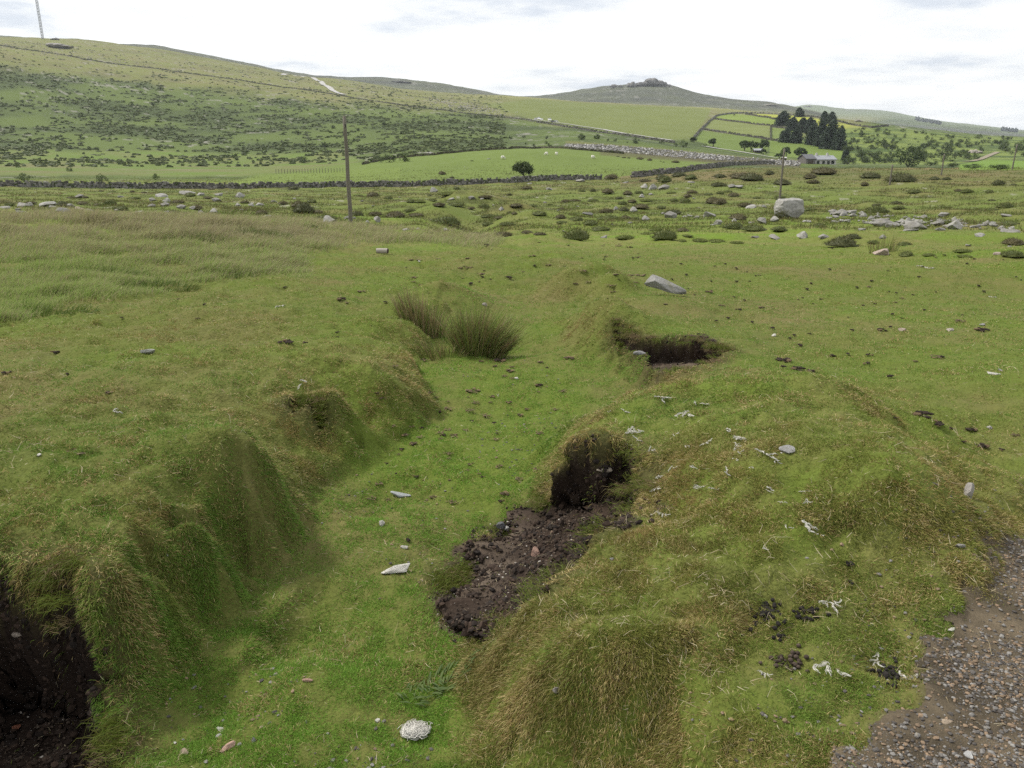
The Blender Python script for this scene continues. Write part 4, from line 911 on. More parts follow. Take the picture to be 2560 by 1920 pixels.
def tussock_mesh(seed, c0, c1, h=.6, spikes=1500):
    global rng; keep_ = rng; rng = np.random.default_rng(seed)
    v, f = ICO[3]; v = v.copy(); v *= .88 + .55 * n3(v, 1.3, seed)[:, None] + .3 * n3(v, 3.5, seed + 1)[:, None]; v[:, 2] = np.where(v[:, 2] > 0, v[:, 2] * h, v[:, 2] * .2)
    v[:, :2] *= (1 + .22 * np.exp(-np.maximum(v[:, 2:3], 0) * 7)); b = MB(); a = n3(v, 2.0, seed + 4); b.addnp(v, f, np.clip(lerp(c0, c1, np.clip(.4 + 1.6 * a, 0, 1)), .01, .5))
    k = rng.integers(0, len(v), spikes); k = k[v[k, 2] > -.03]; P = v[k] * .96 + rng.normal(size=(len(k), 3)) * .04; n_ = len(k)
    d = v[k] / np.linalg.norm(v[k], axis=1, keepdims=True) * .8 + np.array([.12, 0, .55]) + rng.normal(size=(n_, 3)) * .5; d /= np.linalg.norm(d, axis=1, keepdims=True)
    L = (.10 + .22 * rng.random(n_) ** 2) * (.7 + h); sd = np.cross(d, rng.normal(size=(n_, 3))); sd /= np.linalg.norm(sd, axis=1, keepdims=True); sd *= .017
    vv_ = np.stack([P - sd, P + sd, P + d * L[:, None]], 1).reshape(-1, 3); t_ = np.clip(rng.random(n_) * .8 + 1.2 * n3(P, 2.0, seed + 7), 0, 1); cc = lerp(c0, c1, t_) * rng.uniform(.85, 1.35, (n_, 1)); dryb = rng.random(n_) < .14; cc[dryb] = np.array((.19, .155, .08)) * rng.uniform(.7, 1.1, (dryb.sum(), 1))
    b.addnp(vv_, np.arange(3 * n_).reshape(n_, 3), np.repeat(cc, 3, 0)); m = b.mesh('tussock', [M_LEAF], smooth=True); rng = keep_; return m
GRN = ((.072, .092, .026), (.120, .136, .038)); BRN = ((.072, .066, .032), (.125, .112, .050)); DRK = ((.055, .064, .024), (.095, .098, .038)); TRF = ((.090, .115, .024), (.13, .15, .036))
TUS = {'g': [tussock_mesh(700 + k, *GRN, h=.36 + .07 * k) for k in range(5)], 'b': [tussock_mesh(720 + k, *BRN, h=.36 + .07 * k) for k in range(5)], 'd': [tussock_mesh(740 + k, *DRK, h=.5 + .15 * k) for k in range(3)], 'm': [tussock_mesh(760 + k, *TRF, h=.28 + .08 * k) for k in range(2)]}
tusA = strip(0, 420, "75,325,80 75,400,70 260,310,90 530,330,130,d 610,265,80,b 720,260,80,b 700,320,100 940,320,110,g 840,325,70 1030,365,120,g 380,405,120,b 1150,270,90 1230,425,110,b 1490,390,80,d 1530,305,100 1640,250,90 1790,265,100 1700,360,110,b 2110,305,90 1950,350,80 2030,440,130,g 970,210,50 870,205,50 1140,210,50 1240,215,50 1830,190,50")
tusB = strip(640, 420, "230,320,90,b 360,345,140,b 400,385,180,d 530,392,110,b 40,405,110,b 600,448,190,g 460,530,150,g 870,415,110,d 1025,415,120,b 1200,430,170,b 1330,380,110,g 1380,420,120,b 1640,490,230,g 1735,490,80,d 1580,335,130,b 1720,330,180,g 1860,360,80,b 1970,350,100,g 2010,430,120,g 2100,440,90,b 2000,500,110,g 2170,500,120,g 1920,580,120,b 2140,590,150,b 1140,270,90,g 1010,250,110,b 1335,300,90,g 1530,290,70,g 1980,265,110,b 480,300,80,g 880,245,80,m 1130,365,60,m 1500,565,60,m 1410,300,120,m 1650,240,160,m 1500,240,50,d 320,185,130,d 1730,185,60,g 2190,390,50,d 2190,240,50,d")
tusC = strip(1280, 420, "40,345,100,b 180,335,80,g 20,405,60,b 130,185,90,b 240,410,120,g 330,320,60,m 460,300,80,b 545,290,90,b 430,360,80,b 600,205,70,g 700,205,50,d 700,290,110,g 420,440,100,b 430,480,90,g 560,455,130,g 680,495,160,g 530,400,80,m 560,625,240,g 240,580,130,b 130,570,100,b 770,545,160,g 840,445,170,g 820,390,120,b 830,225,130,b 930,270,80,d 1000,235,90,b 970,372,110,d 980,440,100,b 960,320,90,g 1040,300,90,b 1120,355,120,b 1070,450,80,g 1100,220,70,g 1160,290,110,m 1290,350,90,g 1400,400,160,d 1330,620,200,g 1180,575,130,m 1380,220,90,m 1400,290,80,g 1500,300,100,g 1520,255,80,b 1560,220,120,b 1700,235,80,g 1740,310,130,b 1800,320,120,b 1800,225,60,g 1870,210,60,g 1920,250,110,b 2120,265,80,g 2020,340,130,b 1930,530,190,g 2100,545,200,g 1630,640,150,m 1780,645,150,m 1950,655,110,m 1470,640,100,m 1520,595,90,m 1250,545,120,m 980,620,150,m 1480,550,120,b 1300,110,150,d 1450,75,140,d 1550,100,130,g 1800,85,130,d 2000,90,260,b 2080,110,180,d 1790,160,130,d 1980,160,60,d 860,100,120,b 1150,120,110,b 1330,120,140,g 1960,450,160,b")
tusD = strip(1920, 420, "110,548,150,g 950,328,90,d 1120,312,90,d 1140,358,110,g 370,370,110,g 110,272,90,g 450,515,120,g 660,684,260,d 740,610,140,d 920,655,110,g 1190,668,140,g 950,390,170,g 1650,205,80,b 1730,215,110,g 1270,215,130,g 1550,345,100,m 1950,365,90,g 2070,345,130,g 1940,285,60,d 1920,215,80,g 2100,490,190,g 2140,670,180,b 1700,730,150,m 1210,765,120,g 1400,760,110,m 2130,770,160,g 1710,770,140,m 130,150,160,d 500,60,200,b 370,95,120,b 900,90,170,d 1170,120,220,d 1450,105,100,d 1550,105,90,d 2000,150,110,d 840,155,80,b 2130,150,60,d 400,135,140,b 20,60,80,d 1550,480,110,g 1000,390,120,g")
tusX = [(1652, 404, 6, 'd'), (1659, 406, 5, 'd'), (1560, 395, 12, 'b'), (1572, 396, 9, 'd'), (1600, 399, 18, 'b'), (1625, 402, 16, 'b'), (1690, 407, 22, 'b'), (1545, 392, 10, 'd'), (1180, 403, 8, 'g'), (1105, 437, 22, 'b'), (1130, 446, 14, 'd')]
def tz(u, v):
    if u < 640: return 'in the rocky ground between tawny grass and long wall'
    if u < 1000: return 'on the moor around the tallest pole'
    if u < 1280: return 'around the hollow way on the moor below the hawthorn'
    if u < 1600: return 'on the open moor in front of the lone hawthorn'
    if u < 1920: return 'on the moor on the near side of the second pole'
    return 'on the moor out past the great boulder'
TN = {'g': 'green grassy tussock', 'b': 'brown heathery tussock', 'd': 'dark gorse tussock', 'm': 'low turf-green tussock', '': 'brown heathery tussock'}
for (u, v, w, kd) in tusA + tusB + tusC + tusD + tusX:
    kd = kd or random.choice('gbb'); me = random.choice(TUS[kd]); p = at(u, v); s = w * mpp(p)
    o = put('tussock', me, u, v, w * random.uniform(.85, 1.1), sink=.16, p=p, sc=(1, .8, random.uniform(.6, 1.0))); sz = 'wide' if w > 38 else 'small' if w < 22 else 'middling'
    tag(o, f"{sz} {TN[kd]} {tz(u, v)}", 'tussock', f"{sz} {TN[kd]}s {tz(u, v)[:44]}")
# ------------------------------------------------------------------ bushes on the hillsides
BUSH = [bush_mesh(800 + k) for k in range(5)]
BUSHL = [bush_mesh(820 + k, colr=((.055, .085, .022), (.085, .12, .03))) for k in range(4)]
b1 = [(a / 2.458, b / 2.458, w / 2.458) for a, b, w in [(980,557,55),(805,645,38),(945,655,48),(500,858,48),(1085,838,22),(595,925,38),(1830,826,45),(1880,828,25),(1872,1004,65),(140,1116,130),(950,1106,62),(620,1124,95),(2050,790,35),(2170,875,32),(2200,806,32),(425,1055,50),(740,660,30),(1100,650,28)]]
b2 = [(800 + a / 3.16, 100 + b / 3.16, w / 3.16) for a, b, w in [(105,700,40),(300,718,32),(505,675,52),(660,748,58),(480,655,30),(300,538,27),(455,538,45),(430,555,22),(560,658,26),(1105,715,16),(1210,735,32),(1415,682,36),(1460,708,32),(1345,735,50),(1430,783,42),(1290,780,22),(1330,765,32),(1610,778,40),(1505,785,50),(1790,783,46),(1785,822,42),(1815,845,52),(1690,842,42),(1630,828,32),(2068,790,78),(2190,784,62),(30,850,75),(545,968,120),(660,962,120),(480,968,62),(1265,862,32),(60,640,26),(745,695,22),(810,700,24),(130,780,30),(270,800,40)]]
b3 = [(1400 + a / 3.687, 150 + b / 3.687, w / 3.687) for a, b, w in [(195,735,82),(345,730,76),(440,748,42),(510,750,46),(620,765,26),(705,772,92),(1070,800,60),(1140,806,105),(1220,758,48),(1340,800,45),(940,770,60)]]
for bi, (u, v, w) in enumerate(b1 + b2 + b3):
    me = random.choice(BUSH if random.random() < .7 else BUSHL); hh = {'': 1}; z = .95 if w < 45 else .62
    o = put('bush', me, u, v, w, sink=.05, sc=(1, 1, z)); sz = 'tiny' if w < 11 else 'small' if w < 17 else 'spreading'
    zn_ = 'beside the long drystone wall' if (u < 420 and v > 425) else 'on the open hillside under the long boundary wall' if u < 860 else 'dotted over the slope beneath the parked cars' if u < 1410 else 'along the bank above the stone rubble'
    tag(o, f"{sz} dark thorn bush {zn_}", 'bush', f"{sz} thorn bushes {zn_}")
g = np.random.default_rng(9); cnt = 0
SPOLY = [(2108, 326), (2200, 322), (2400, 340), (2570, 352), (2570, 398), (2490, 376), (2440, 402), (2390, 406), (2300, 408), (2110, 412)]
def inpoly(u, v, poly):
    r = False; j = len(poly) - 1
    for i in range(len(poly)):
        (xi, yi), (xj, yj) = poly[i], poly[j]
        if (yi > v) != (yj > v) and u < (xj - xi) * (v - yi) / (yj - yi) + xi: r = not r
        j = i
    return r
while cnt < 250:
    u, v = g.uniform(2105, 2570), g.uniform(322, 412)
    if not inpoly(u, v, SPOLY): continue
    dens = .35 + .65 * sstep(-.1, .15, fbm(np.array([u / 40]), np.array([v / 18]), 3, 33)[0]) + .3 * (v > 370)
    if g.random() > dens: continue
    w = g.uniform(7, 18) * (1 + .55 * (v > 365)); me = random.choice(BUSH + BUSHL)
    o = put('scrub_bush', me, u, v, w, sink=.05, sc=(1, 1, g.uniform(.75, 1.15))); sz = 'small' if w < 12 else 'larger'; z_ = 'high on the slope under the far pale hill' if v < 352 else 'lower down by the dirt road and large dark bush'
    tag(o, f"{sz} green thorn scrub bush {z_}", 'bush', f"{sz} scrub bushes {z_}"); cnt += 1
for (u, v, w, h, lab) in [(2278, 419, 86, .95, 'largest dark rounded bush standing behind the brown moor'), (2123, 411, 50, .5, 'low dark hedge bush beside the white farmhouse'), (2215, 408, 42, .6, 'broad dark shrub between the farmhouse and the largest dark bush'), (2330, 415, 40, .45, 'low green shrub at the foot of the scrub slope next to the largest bush'), (2440, 421, 62, .3, 'low bright hedge under the dirt road bend'), (2500, 424, 62, .35, 'dark low bramble bank beneath the dirt road'), (2388, 418, 34, .6, 'dark thorn bush clump by the fourth pole')]:
    me = bush_mesh(int(u), 1500, clumps=22, size=.045, colr=((.026, .045, .015), (.055, .085, .022)))
    tag(put('large_bush', me, u, v, w, sink=.05, sc=(1, 1, h)), lab, 'bush')
# ------------------------------------------------------------------ trees
def tree(name, parts, u, v, hpx, wpx, label, cat='tree', group=None):
    p = at(u, v); k = mpp(p); h = hpx * k * 1.02; e = empty(name, tuple(p + np.array([0, h * .05, -.1])), random.random() * 6.28)
    for nm, me in zip(('trunk', 'crown'), parts):
        o = link(nm, me, e); bb = me_bounds(parts[1]); wd = (bb[1] - bb[0])[:2].mean(); o.scale = (wpx * k / wd, wpx * k / wd, h)
    return tag(e, label, cat, group)
HAW = broad_tree(61, .80, .20, 5200, ((.030, .050, .015), (.060, .085, .022)), clumps=40)
tree('hawthorn_tree', HAW, 1309, 444, 37, 62, 'lone dark flat-topped hawthorn tree behind the long drystone wall')
CON = [conifer(900 + k, .34 - .02 * k, tops=(2, 3, 3, 1, 3)[k]) for k in range(5)]
con = [(1998,292,22,23,'lone fir on the skyline above the others'), (1959,314,34,36,'dark fir at the uphill end of the fir group'), (1982,326,31,27,'dark fir in front of the uphill firs'), (2006,331,34,26,'fir of the middle clump nearer the uphill firs'), (2024,333,37,28,'fir of the middle clump nearer the tall firs'), (2060,308,28,24,'flat-topped fir above the tall firs, on the uphill slope'), (2078,309,28,24,'companion fir above the tall firs, beside its flat-topped twin'), (1967,356,33,30,'lower dark fir at the corner of the lowest bright field'), (1990,358,34,28,'lower dark fir next to the field corner fir'), (2031,362,50,34,'tall fir on the uphill flank of the tall group'), (2052,366,60,36,'tallest pointed fir in the middle of the tall group'), (2078,372,66,42,'massive dark fir closest to the farmhouse lawn'), (2100,375,56,32,'outermost tall fir facing the scrub slope'), (2114,400,26,17,'small pointed fir between farmhouse and hedge bush'), (2070,409,13,11,'tiny clipped fir in front of the farmhouse')]
for i_, (u, v, h, w, lab) in enumerate(con): tree('fir_tree', CON[i_ % 5], u, v, h, w * 1.42, lab, 'fir tree', 'firs around the farm')
DEC = [broad_tree(63, .5, .16, 2200, clumps=22), broad_tree(64, .55, .14, 2200, clumps=20), broad_tree(65, .45, .2, 1800, clumps=18)]
dec = [(1784,367,20,21,'small round tree alone on the lowest field near the road'), (1861,377,24,26,'round tree at the road side of the barn clump'), (1878,379,26,28,'fuller round tree hiding the barn wall'), (1906,378,27,30,'round tree behind the barn roof'), (1908,388,15,17,'little round tree in front of the barn corner'), (1999,399,30,33,'broad round tree beside the farmhouse gable'), (2013,400,22,14,'narrow tree touching the farmhouse gable'), (1965,393,24,24,'pale leafy tree behind the second pole'), (1948,397,14,22,'low dark tree by the road bend at the second pole'), (1735,356,13,16,'small dark tree at the foot of the climbing field wall')]
for i_, (u, v, h, w, lab) in enumerate(dec): tree('broadleaf_tree', DEC[i_ % 3], u, v, h * 1.05, w * 1.12, lab, 'tree', 'broadleaf trees around the farm')
# far plantations: one mass each
for nm, u0, u1, v0, v1 in (('far_wood', 2288, 2352, 297, 308), ('far_wood', 2503, 2543, 323, 327)):
    b = MB(); o0 = at((u0 + u1) / 2, (v0 + v1) / 2 + 3)
    for q in range(90):
        t = rng.random(); p = at(u0 + t * (u1 - u0), v0 + t * (v1 - v0) + rng.random() * 5); s = mpp(p); r_ = s * rng.uniform(1.5, 2.6); h_ = s * rng.uniform(5, 8)
        v_, f_ = ICO[1]; b.addnp(v_ * np.array([r_, r_, h_ * .6]) * (1 + .2 * rng.normal(size=(len(v_), 1))) + (p - o0) + np.array([0, 0, h_ * .4]), f_, np.array((.02, .035, .03)))
    tag(link(nm, b.mesh(nm, [M_LEAF]), loc=tuple(o0)), kind='stuff')
# ------------------------------------------------------------------ stone rubble bank by the road
b = MB(); TOP = [(1415, 362), (1500, 362), (1600, 369), (1700, 378), (1800, 389), (1895, 396), (1920, 400), (2000, 402), (2100, 408)]; BOT = [(1415, 369), (1470, 372), (1560, 381), (1650, 390), (1740, 398), (1800, 402), (1895, 401), (1920, 412), (2000, 416), (2100, 417)]
tx_, ty_ = zip(*TOP); bx_, by_ = zip(*BOT); o0 = at(1650, 380)
for q in range(1500):
    u = rng.uniform(1412, 2000); t = rng.random(); v = np.interp(u, tx_, ty_) * (1 - t) + np.interp(u, bx_, by_) * t
    if 1835 < u < 1915 and rng.random() < .8: continue
    p = at(u, v); s = mpp(p) * rng.uniform(1.8, 5.5); v_, f_ = ICO[1]; v_ = v_ * (1 + .35 * rng.normal(size=(len(v_), 1)).clip(-1, 1)) * np.array([s, s, s * .8]) * .55
    b.addnp(v_ + (p - o0) + np.array([0, 0, s * .2]), f_, lerp((.11, .105, .10), (.46, .45, .43), rng.random()))
tag(link('stone_rubble', b.mesh('stone_rubble', [M_STONEWALL]), loc=tuple(o0)), 'long bank of tipped grey stone rubble below the road', 'rubble', kind='stuff')
# scattered stones of the scree slope beside the boundary wall
b = MB(); o0 = at(1150, 268)
for q in range(520):
    u = rng.normal(1165, 55); v = 268 + (u - 1165) * .17 + rng.normal(0, 6)
    if u > 1330: continue
    p = at(u, v); s = mpp(p) * rng.uniform(1.1, 3.2); v_, f_ = ICO[1]; v_ = v_ * (1 + .3 * rng.normal(size=(len(v_), 1)).clip(-1, 1)) * s * .6; b.addnp(v_ + (p - o0), f_, lerp((.18, .17, .15), (.42, .40, .37), rng.random()))
for q in range(520):
    u = rng.uniform(-20, 430) + rng.normal(0, 20); v = 108 + u * .13 + rng.normal(0, 9) + 6; 
    if rng.random() < u / 700: continue
    p = at(u, v); s = mpp(p) * rng.uniform(1.2, 3.8); v_, f_ = ICO[1]; v_ = v_ * (1 + .3 * rng.normal(size=(len(v_), 1)).clip(-1, 1)) * np.array([s, s, s * .6]) * .6; b.addnp(v_ + (p - o0), f_, lerp((.17, .15, .13), (.40, .36, .33), rng.random()))
for q in range(600):
    cu, cv, su, sv = [(560, 318, 60, 5), (120, 262, 60, 8), (180, 288, 50, 6), (350, 250, 150, 60), (700, 300, 200, 50), (1100, 345, 90, 30), (20, 355, 30, 5), (500, 352, 40, 3), (640, 235, 120, 22)][int(rng.integers(0, 9))]
    u = rng.normal(cu, su); v = rng.normal(cv, sv)
    if v < 125 + u * .14 or u < -20: continue
    p = at(u, v); s = mpp(p) * rng.uniform(.9, 2.8); v_, f_ = ICO[1]; v_ = v_ * (1 + .3 * rng.normal(size=(len(v_), 1)).clip(-1, 1)) * np.array([s, s, s * .6]) * .6; b.addnp(v_ + (p - o0), f_, lerp((.2, .19, .17), (.42, .41, .38), rng.random()))
tag(link('hillside_scree', b.mesh('hillside_scree', [M_STONEWALL]), loc=tuple(o0)), 'pale granite scree scattered over the distant hillside', 'scree', kind='stuff')
# ------------------------------------------------------------------ farmhouse, barn
M_WHITE = mat('white_render', (.42, .41, .39), rough=.9, noise=[(.8, .1)]); M_SLATE = mat('slate_roof', (.115, .115, .125), rough=.6, noise=[(2, .25)]); M_SLATE2 = mat('pale_slate_roof', (.26, .27, .29), rough=.5, noise=[(1.5, .2)])
M_GLASS = mat('window_glass', (.02, .025, .03), rough=.1, spec=.5); M_WOOD = mat('dark_boards', (.07, .055, .045), rough=.9, noise=[(2, .3)]); M_BARNW = mat('barn_wall', (.14, .13, .12), rough=.9, noise=[(1, .3)])
def gable(b, x0, x1, y0, y1, z0, ze, zr, over=.35):
    ym = (y0 + y1) / 2
    b.add([(x0 - over, y0 - over, ze), (x1 + over, y0 - over, ze), (x1 + over, ym, zr), (x0 - over, ym, zr), (x0 - over, y1 + over, ze), (x1 + over, y1 + over, ze), (x0 - over, y0 - over, ze + .18), (x1 + over, y0 - over, ze + .18), (x1 + over, ym, zr + .18), (x0 - over, ym, zr + .18), (x0 - over, y1 + over, ze + .18), (x1 + over, y1 + over, ze + .18)],
          [(0, 3, 2, 1), (3, 4, 5, 2), (6, 7, 8, 9), (9, 8, 11, 10), (0, 1, 7, 6), (4, 10, 11, 5), (0, 6, 9, 3), (3, 9, 10, 4), (1, 2, 8, 7), (2, 5, 11, 8)])
pL, pR = at(2017, 410), at(2093, 412); ln = math.hypot(*(pR - pL)[:2]); rz = math.atan2(pR[1] - pL[1], pR[0] - pL[0]); kk = mpp(pL)
e = empty('farmhouse', (pL[0], pL[1] + 1, min(pL[2], pR[2]) - .3), rz); l1 = ln * .30
b = MB(); b.box((0, 0, -1.5), (l1, 6, 2.6)); b.add([(0, 0, 2.6), (0, 6, 2.6), (0, 3, 4.3)], [(0, 2, 1)]); b.build('wall', [M_BARNW], e)
b = MB(); b.box((l1 + .003, .4, -1.5), (ln, 6.2, 2.3)); b.add([(ln, .4, 2.3), (ln, 6.2, 2.3), (ln, 3.3, 3.8)], [(0, 1, 2)]); b.build('wall', [M_WHITE], e)
b = MB(); gable(b, 0, l1, 0, 6, 0, 2.6, 4.4); b.build('roof', [M_SLATE], e); b = MB(); gable(b, l1 + .75, ln, .4, 6.2, 0, 2.3, 3.9); rf = b.build('roof', [M_SLATE2], e)
for cx0 in (l1 + 2.5, ln - 2.5): b = MB(); b.box((cx0 - .35, 2.9, 3.4), (cx0 + .35, 3.7, 4.9)); b.tube([(cx0, 3.3, 4.9), (cx0, 3.3, 5.2)], .16); b.build('chimney', [M_WHITE], rf)
for wx in (l1 + 1.6, l1 + 4.2, l1 + 8.5, ln - 3.6, ln - 1.4):
    b = MB(); b.box((wx - .6, .32, .7), (wx + .6, .398, 1.9)); w_ = b.build('window', [M_WOOD], e); b = MB(); b.box((wx - .5, .29, .8), (wx + .5, .318, 1.8)); b.build('pane', [M_GLASS], w_)
b = MB(); b.box((l1 + 6, .33, -.2), (l1 + 6.95, .398, 1.9)); d_ = b.build('door', [M_WOOD], e); b = MB(); b.box((l1 + 6.8, .27, .9), (l1 + 6.86, .328, 1.05)); b.build('handle', [M_DARK], d_)
b = MB(); b.box((l1 * .25, -.06, -.2), (l1 * .75, -.002, 2.1)); b.build('barn_door', [M_WOOD], e)
tag(e, 'long low white farmhouse with grey slate roofs below the fir trees', 'farmhouse')
p = at(1897, 383); k = mpp(p); e = empty('barn', (p[0], p[1] + 1, p[2] - .2), -.1); w2 = 11 * k; hw = 7 * k
b = MB(); b.box((-w2 * .85, 5.2, -1), (w2 * .85, 5.6, hw)); b.box((-w2 * .85, 0, -1), (-w2 * .8, 5.195, hw)); b.box((w2 * .8, 0, -1), (w2 * .85, 5.195, hw)); b.build('wall', [M_WOOD], e)
for q in (-.42, 0, .42): b = MB(); b.box((w2 * q - .15, -.1, -1), (w2 * q + .15, .2, hw)); b.build('post', [M_WOOD], e)
b = MB(); gable(b, -w2 * .85, w2 * .85, 0, 5.6, 0, hw + .003, hw + 7 * k * .62, .5); b.build('roof', [M_SLATE2], e); tag(e, 'open-fronted dark barn with grey roof among round trees', 'barn')
# small white roof seen behind the second pole
p = at(1962, 401); k = mpp(p); e = empty('shed', tuple(p), .1); b = MB(); b.box((-4 * k, 0, -.5), (4 * k, 2.5, 5 * k)); b.build('wall', [M_WOOD], e); b = MB(); gable(b, -4 * k, 4 * k, 0, 2.5, 0, 5 * k + .003, 7.5 * k, .3); b.build('roof', [M_WHITE], e); tag(e, 'tiny shed with a pale roof by the second pole', 'shed')
# ------------------------------------------------------------------ parked cars
def carpaint(n, c): return mat(n, c, rough=.3, spec=.5)
M_TYRE = mat('tyre', (.02, .02, .02), rough=.9); M_RIM = mat('wheel_rim', (.4, .4, .42), rough=.4); M_LAMP = mat('lamp_glass', (.6, .6, .58), rough=.2); M_RED = mat('rear_lamp', (.35, .02, .02), rough=.3)
def car(u, v, paint, label, rz, van=False):
    p = at(u, v); e = empty('parked_van' if van else 'parked_car', (p[0], p[1], float(H(p[0], p[1])) + .35), rz); L, Wd_, hb, ht = (4.9, 1.95, 1.1, 2.15) if van else (4.3, 1.75, .85, 1.48)
    prof = [(-L / 2, .3), (-L / 2, hb), (-L / 2 + .1, ht - .1), (-L / 2 + .35, ht), (L * .18, ht), (L * .33, hb + .05), (L / 2 - .1, hb - .15), (L / 2, .55), (L / 2, .3)] if van else [(-L / 2, .3), (-L / 2, hb - .05), (-L / 2 + .35, hb + .08), (-L / 2 + .8, ht - .05), (-L * .12, ht), (L * .1, ht - .06), (L * .24, hb + .02), (L / 2 - .25, hb - .15), (L / 2, .6), (L / 2, .3)]
    b = MB(); n_ = len(prof); V = []
    for yy, ins in ((-Wd_ / 2, 0), (Wd_ / 2, 0)):
        for (x_, z_) in prof: V.append((x_, yy * (1 if z_ <= hb + .1 else .86), z_))
    F = [[q, (q + 1) % n_, n_ + (q + 1) % n_, n_ + q] for q in range(n_)]; b.add(V, F); me = bpy.data.meshes.new('body'); me.from_pydata([tuple(q) for q in V], [], F + [list(range(n_))[::-1], list(range(n_, 2 * n_))]); me.materials.append(paint); link('body', me, e)
    for sy in (-1, 1):
        b = MB(); y_ = sy * Wd_ / 2 * .90; b.box((-L * .30, min(y_, y_ + sy * .06), hb + .1), (L * .13, max(y_, y_ + sy * .06), ht - .14)); b.build('side_window', [M_GLASS], e)
        for sx in (-1, 1):
            b = MB(); b.tube([(sx * L * .31, sy * (Wd_ / 2 - .2), .33), (sx * L * .31, sy * (Wd_ / 2 + .02), .33)], .33, sides=14); w_ = b.build('wheel', [M_TYRE], e); b = MB(); b.tube([(sx * L * .31, sy * (Wd_ / 2 + .021), .33), (sx * L * .31, sy * (Wd_ / 2 + .035), .33)], .2, sides=12); b.build('rim', [M_RIM], w_)
        b = MB(); b.box((L / 2 - .01, sy * Wd_ * .36 - .15, .58), (L / 2 + .03, sy * Wd_ * .36 + .15, .74)); b.build('headlight', [M_LAMP], e)
        b = MB(); b.box((-L / 2 - .03, sy * Wd_ * .4 - .1, .6), (-L / 2 + .01, sy * Wd_ * .4 + .1, .85)); b.build('tail_light', [M_RED], e)
    b = MB(); x0 = L * .235 if not van else L * .27; b.box((x0 - .05, -Wd_ * .38, hb + .12), (x0 + .05, Wd_ * .38, ht - .2)); b.build('windscreen', [M_GLASS], e)
    return tag(e, label, 'van' if van else 'car', 'vehicles parked beside the road')
WP = carpaint('white_paint', (.78, .78, .77)); DP = carpaint('dark_blue_paint', (.03, .035, .06))
car(1339.5, 300, carpaint('grey_paint', (.45, .45, .46)), 'first parked car of the row, grey, at the wall end', -1.2)
car(1347, 300.5, WP, 'white van second in the row of parked vehicles', -1.3, True); car(1354.5, 301.5, WP, 'white car third in the row, parked next to the white van', -1.4)
car(1374, 303, WP, 'white van standing alone between the row and the dark car', -1.35, True); car(1383.5, 306.5, DP, 'dark blue car parked lowest on the verge', -.25); car(1390.5, 306, WP, 'white car beside the dark blue car at the lower end', -.25)
# ------------------------------------------------------------------ animals
def skin_animal(name, verts, edges, radii, m, root=0):
    me = bpy.data.meshes.new(name); me.from_pydata(verts, edges, []); o = link(name, me); md = o.modifiers.new('skin', 'SKIN'); 
    for i_, r_ in enumerate(radii): me.skin_vertices[0].data[i_].radius = (r_, r_) if not isinstance(r_, tuple) else r_
    me.skin_vertices[0].data[root].use_root = True; o.modifiers.new('sub', 'SUBSURF').levels = 1
    dg = bpy.context.evaluated_depsgraph_get(); me2 = bpy.data.meshes.new_from_object(o.evaluated_get(dg)); bpy.data.objects.remove(o); bpy.data.meshes.remove(me); me2.name = name; me2.materials.clear(); me2.materials.append(m); return me2
M_FLEECE = mat('fleece', (.72, .69, .62), rough=1, noise=[(6, .15)]); M_PONY = mat('dark_coat', (.035, .025, .02), rough=.6)
vs = [(0, 0, .62), (-.38, 0, .62), (.38, 0, .63), (.56, 0, .55), (.68, 0, .30), (.76, 0, .12), (-.5, 0, .5), (.33, .13, .45), (.33, .14, .22), (.34, .14, 0), (.33, -.13, .45), (.33, -.14, .22), (.34, -.14, 0), (-.36, .13, .45), (-.42, .14, .24), (-.38, .14, 0), (-.36, -.13, .45), (-.42, -.14, .24), (-.38, -.14, 0)]
es = [(0, 1), (0, 2), (2, 3), (3, 4), (4, 5), (1, 6), (2, 7), (7, 8), (8, 9), (2, 10), (10, 11), (11, 12), (1, 13), (13, 14), (14, 15), (1, 16), (16, 17), (17, 18)]
rd = [.30, .27, .25, .16, .09, .06, .06, .10, .05, .04, .10, .05, .04, .12, .05, .04, .12, .05, .04]
SHEEP = skin_animal('sheep_body', vs, es, rd, M_FLEECE)
vs2 = [(q[0] * 1.5, q[1] * 1.5, q[2] * 1.65) for q in vs]; vs2[3] = (.85, 0, .95); vs2[4] = (1.15, 0, .55); vs2[5] = (1.28, 0, .18); PONY = skin_animal('pony_body', vs2, es, [q * 1.15 for q in rd], M_PONY)
for (u, v, rz, lab) in [(1257, 398, .3, 'white sheep grazing on the bright field uphill of the hawthorn'), (1366, 388, 2.6, 'white sheep near the crest of the bright field'), (1391, 388, 2.0, 'smallest white sheep beside the crest sheep'), (1482, 396.5, .5, 'white sheep grazing towards the stone rubble end of the bright field')]:
    p = at(u, v); e = link('sheep', SHEEP, loc=tuple(p - np.array([0, 0, .02]))); e.rotation_euler = (0, 0, rz); e.scale = (1.15,) * 3; tag(e, lab, 'sheep', 'sheep in the bright field')
p = at(1835, 289.5); e = link('pony', PONY, loc=tuple(p)); e.rotation_euler = (0, 0, .2); e.scale = (1.25,) * 3; tag(e, 'dark pony grazing in the uppermost bright field', 'pony')
tag(put('rock', ROCKS[3], 1221, 398, 13, rz=.3), 'flat grey rock lying in the bright sheep field', 'rock')
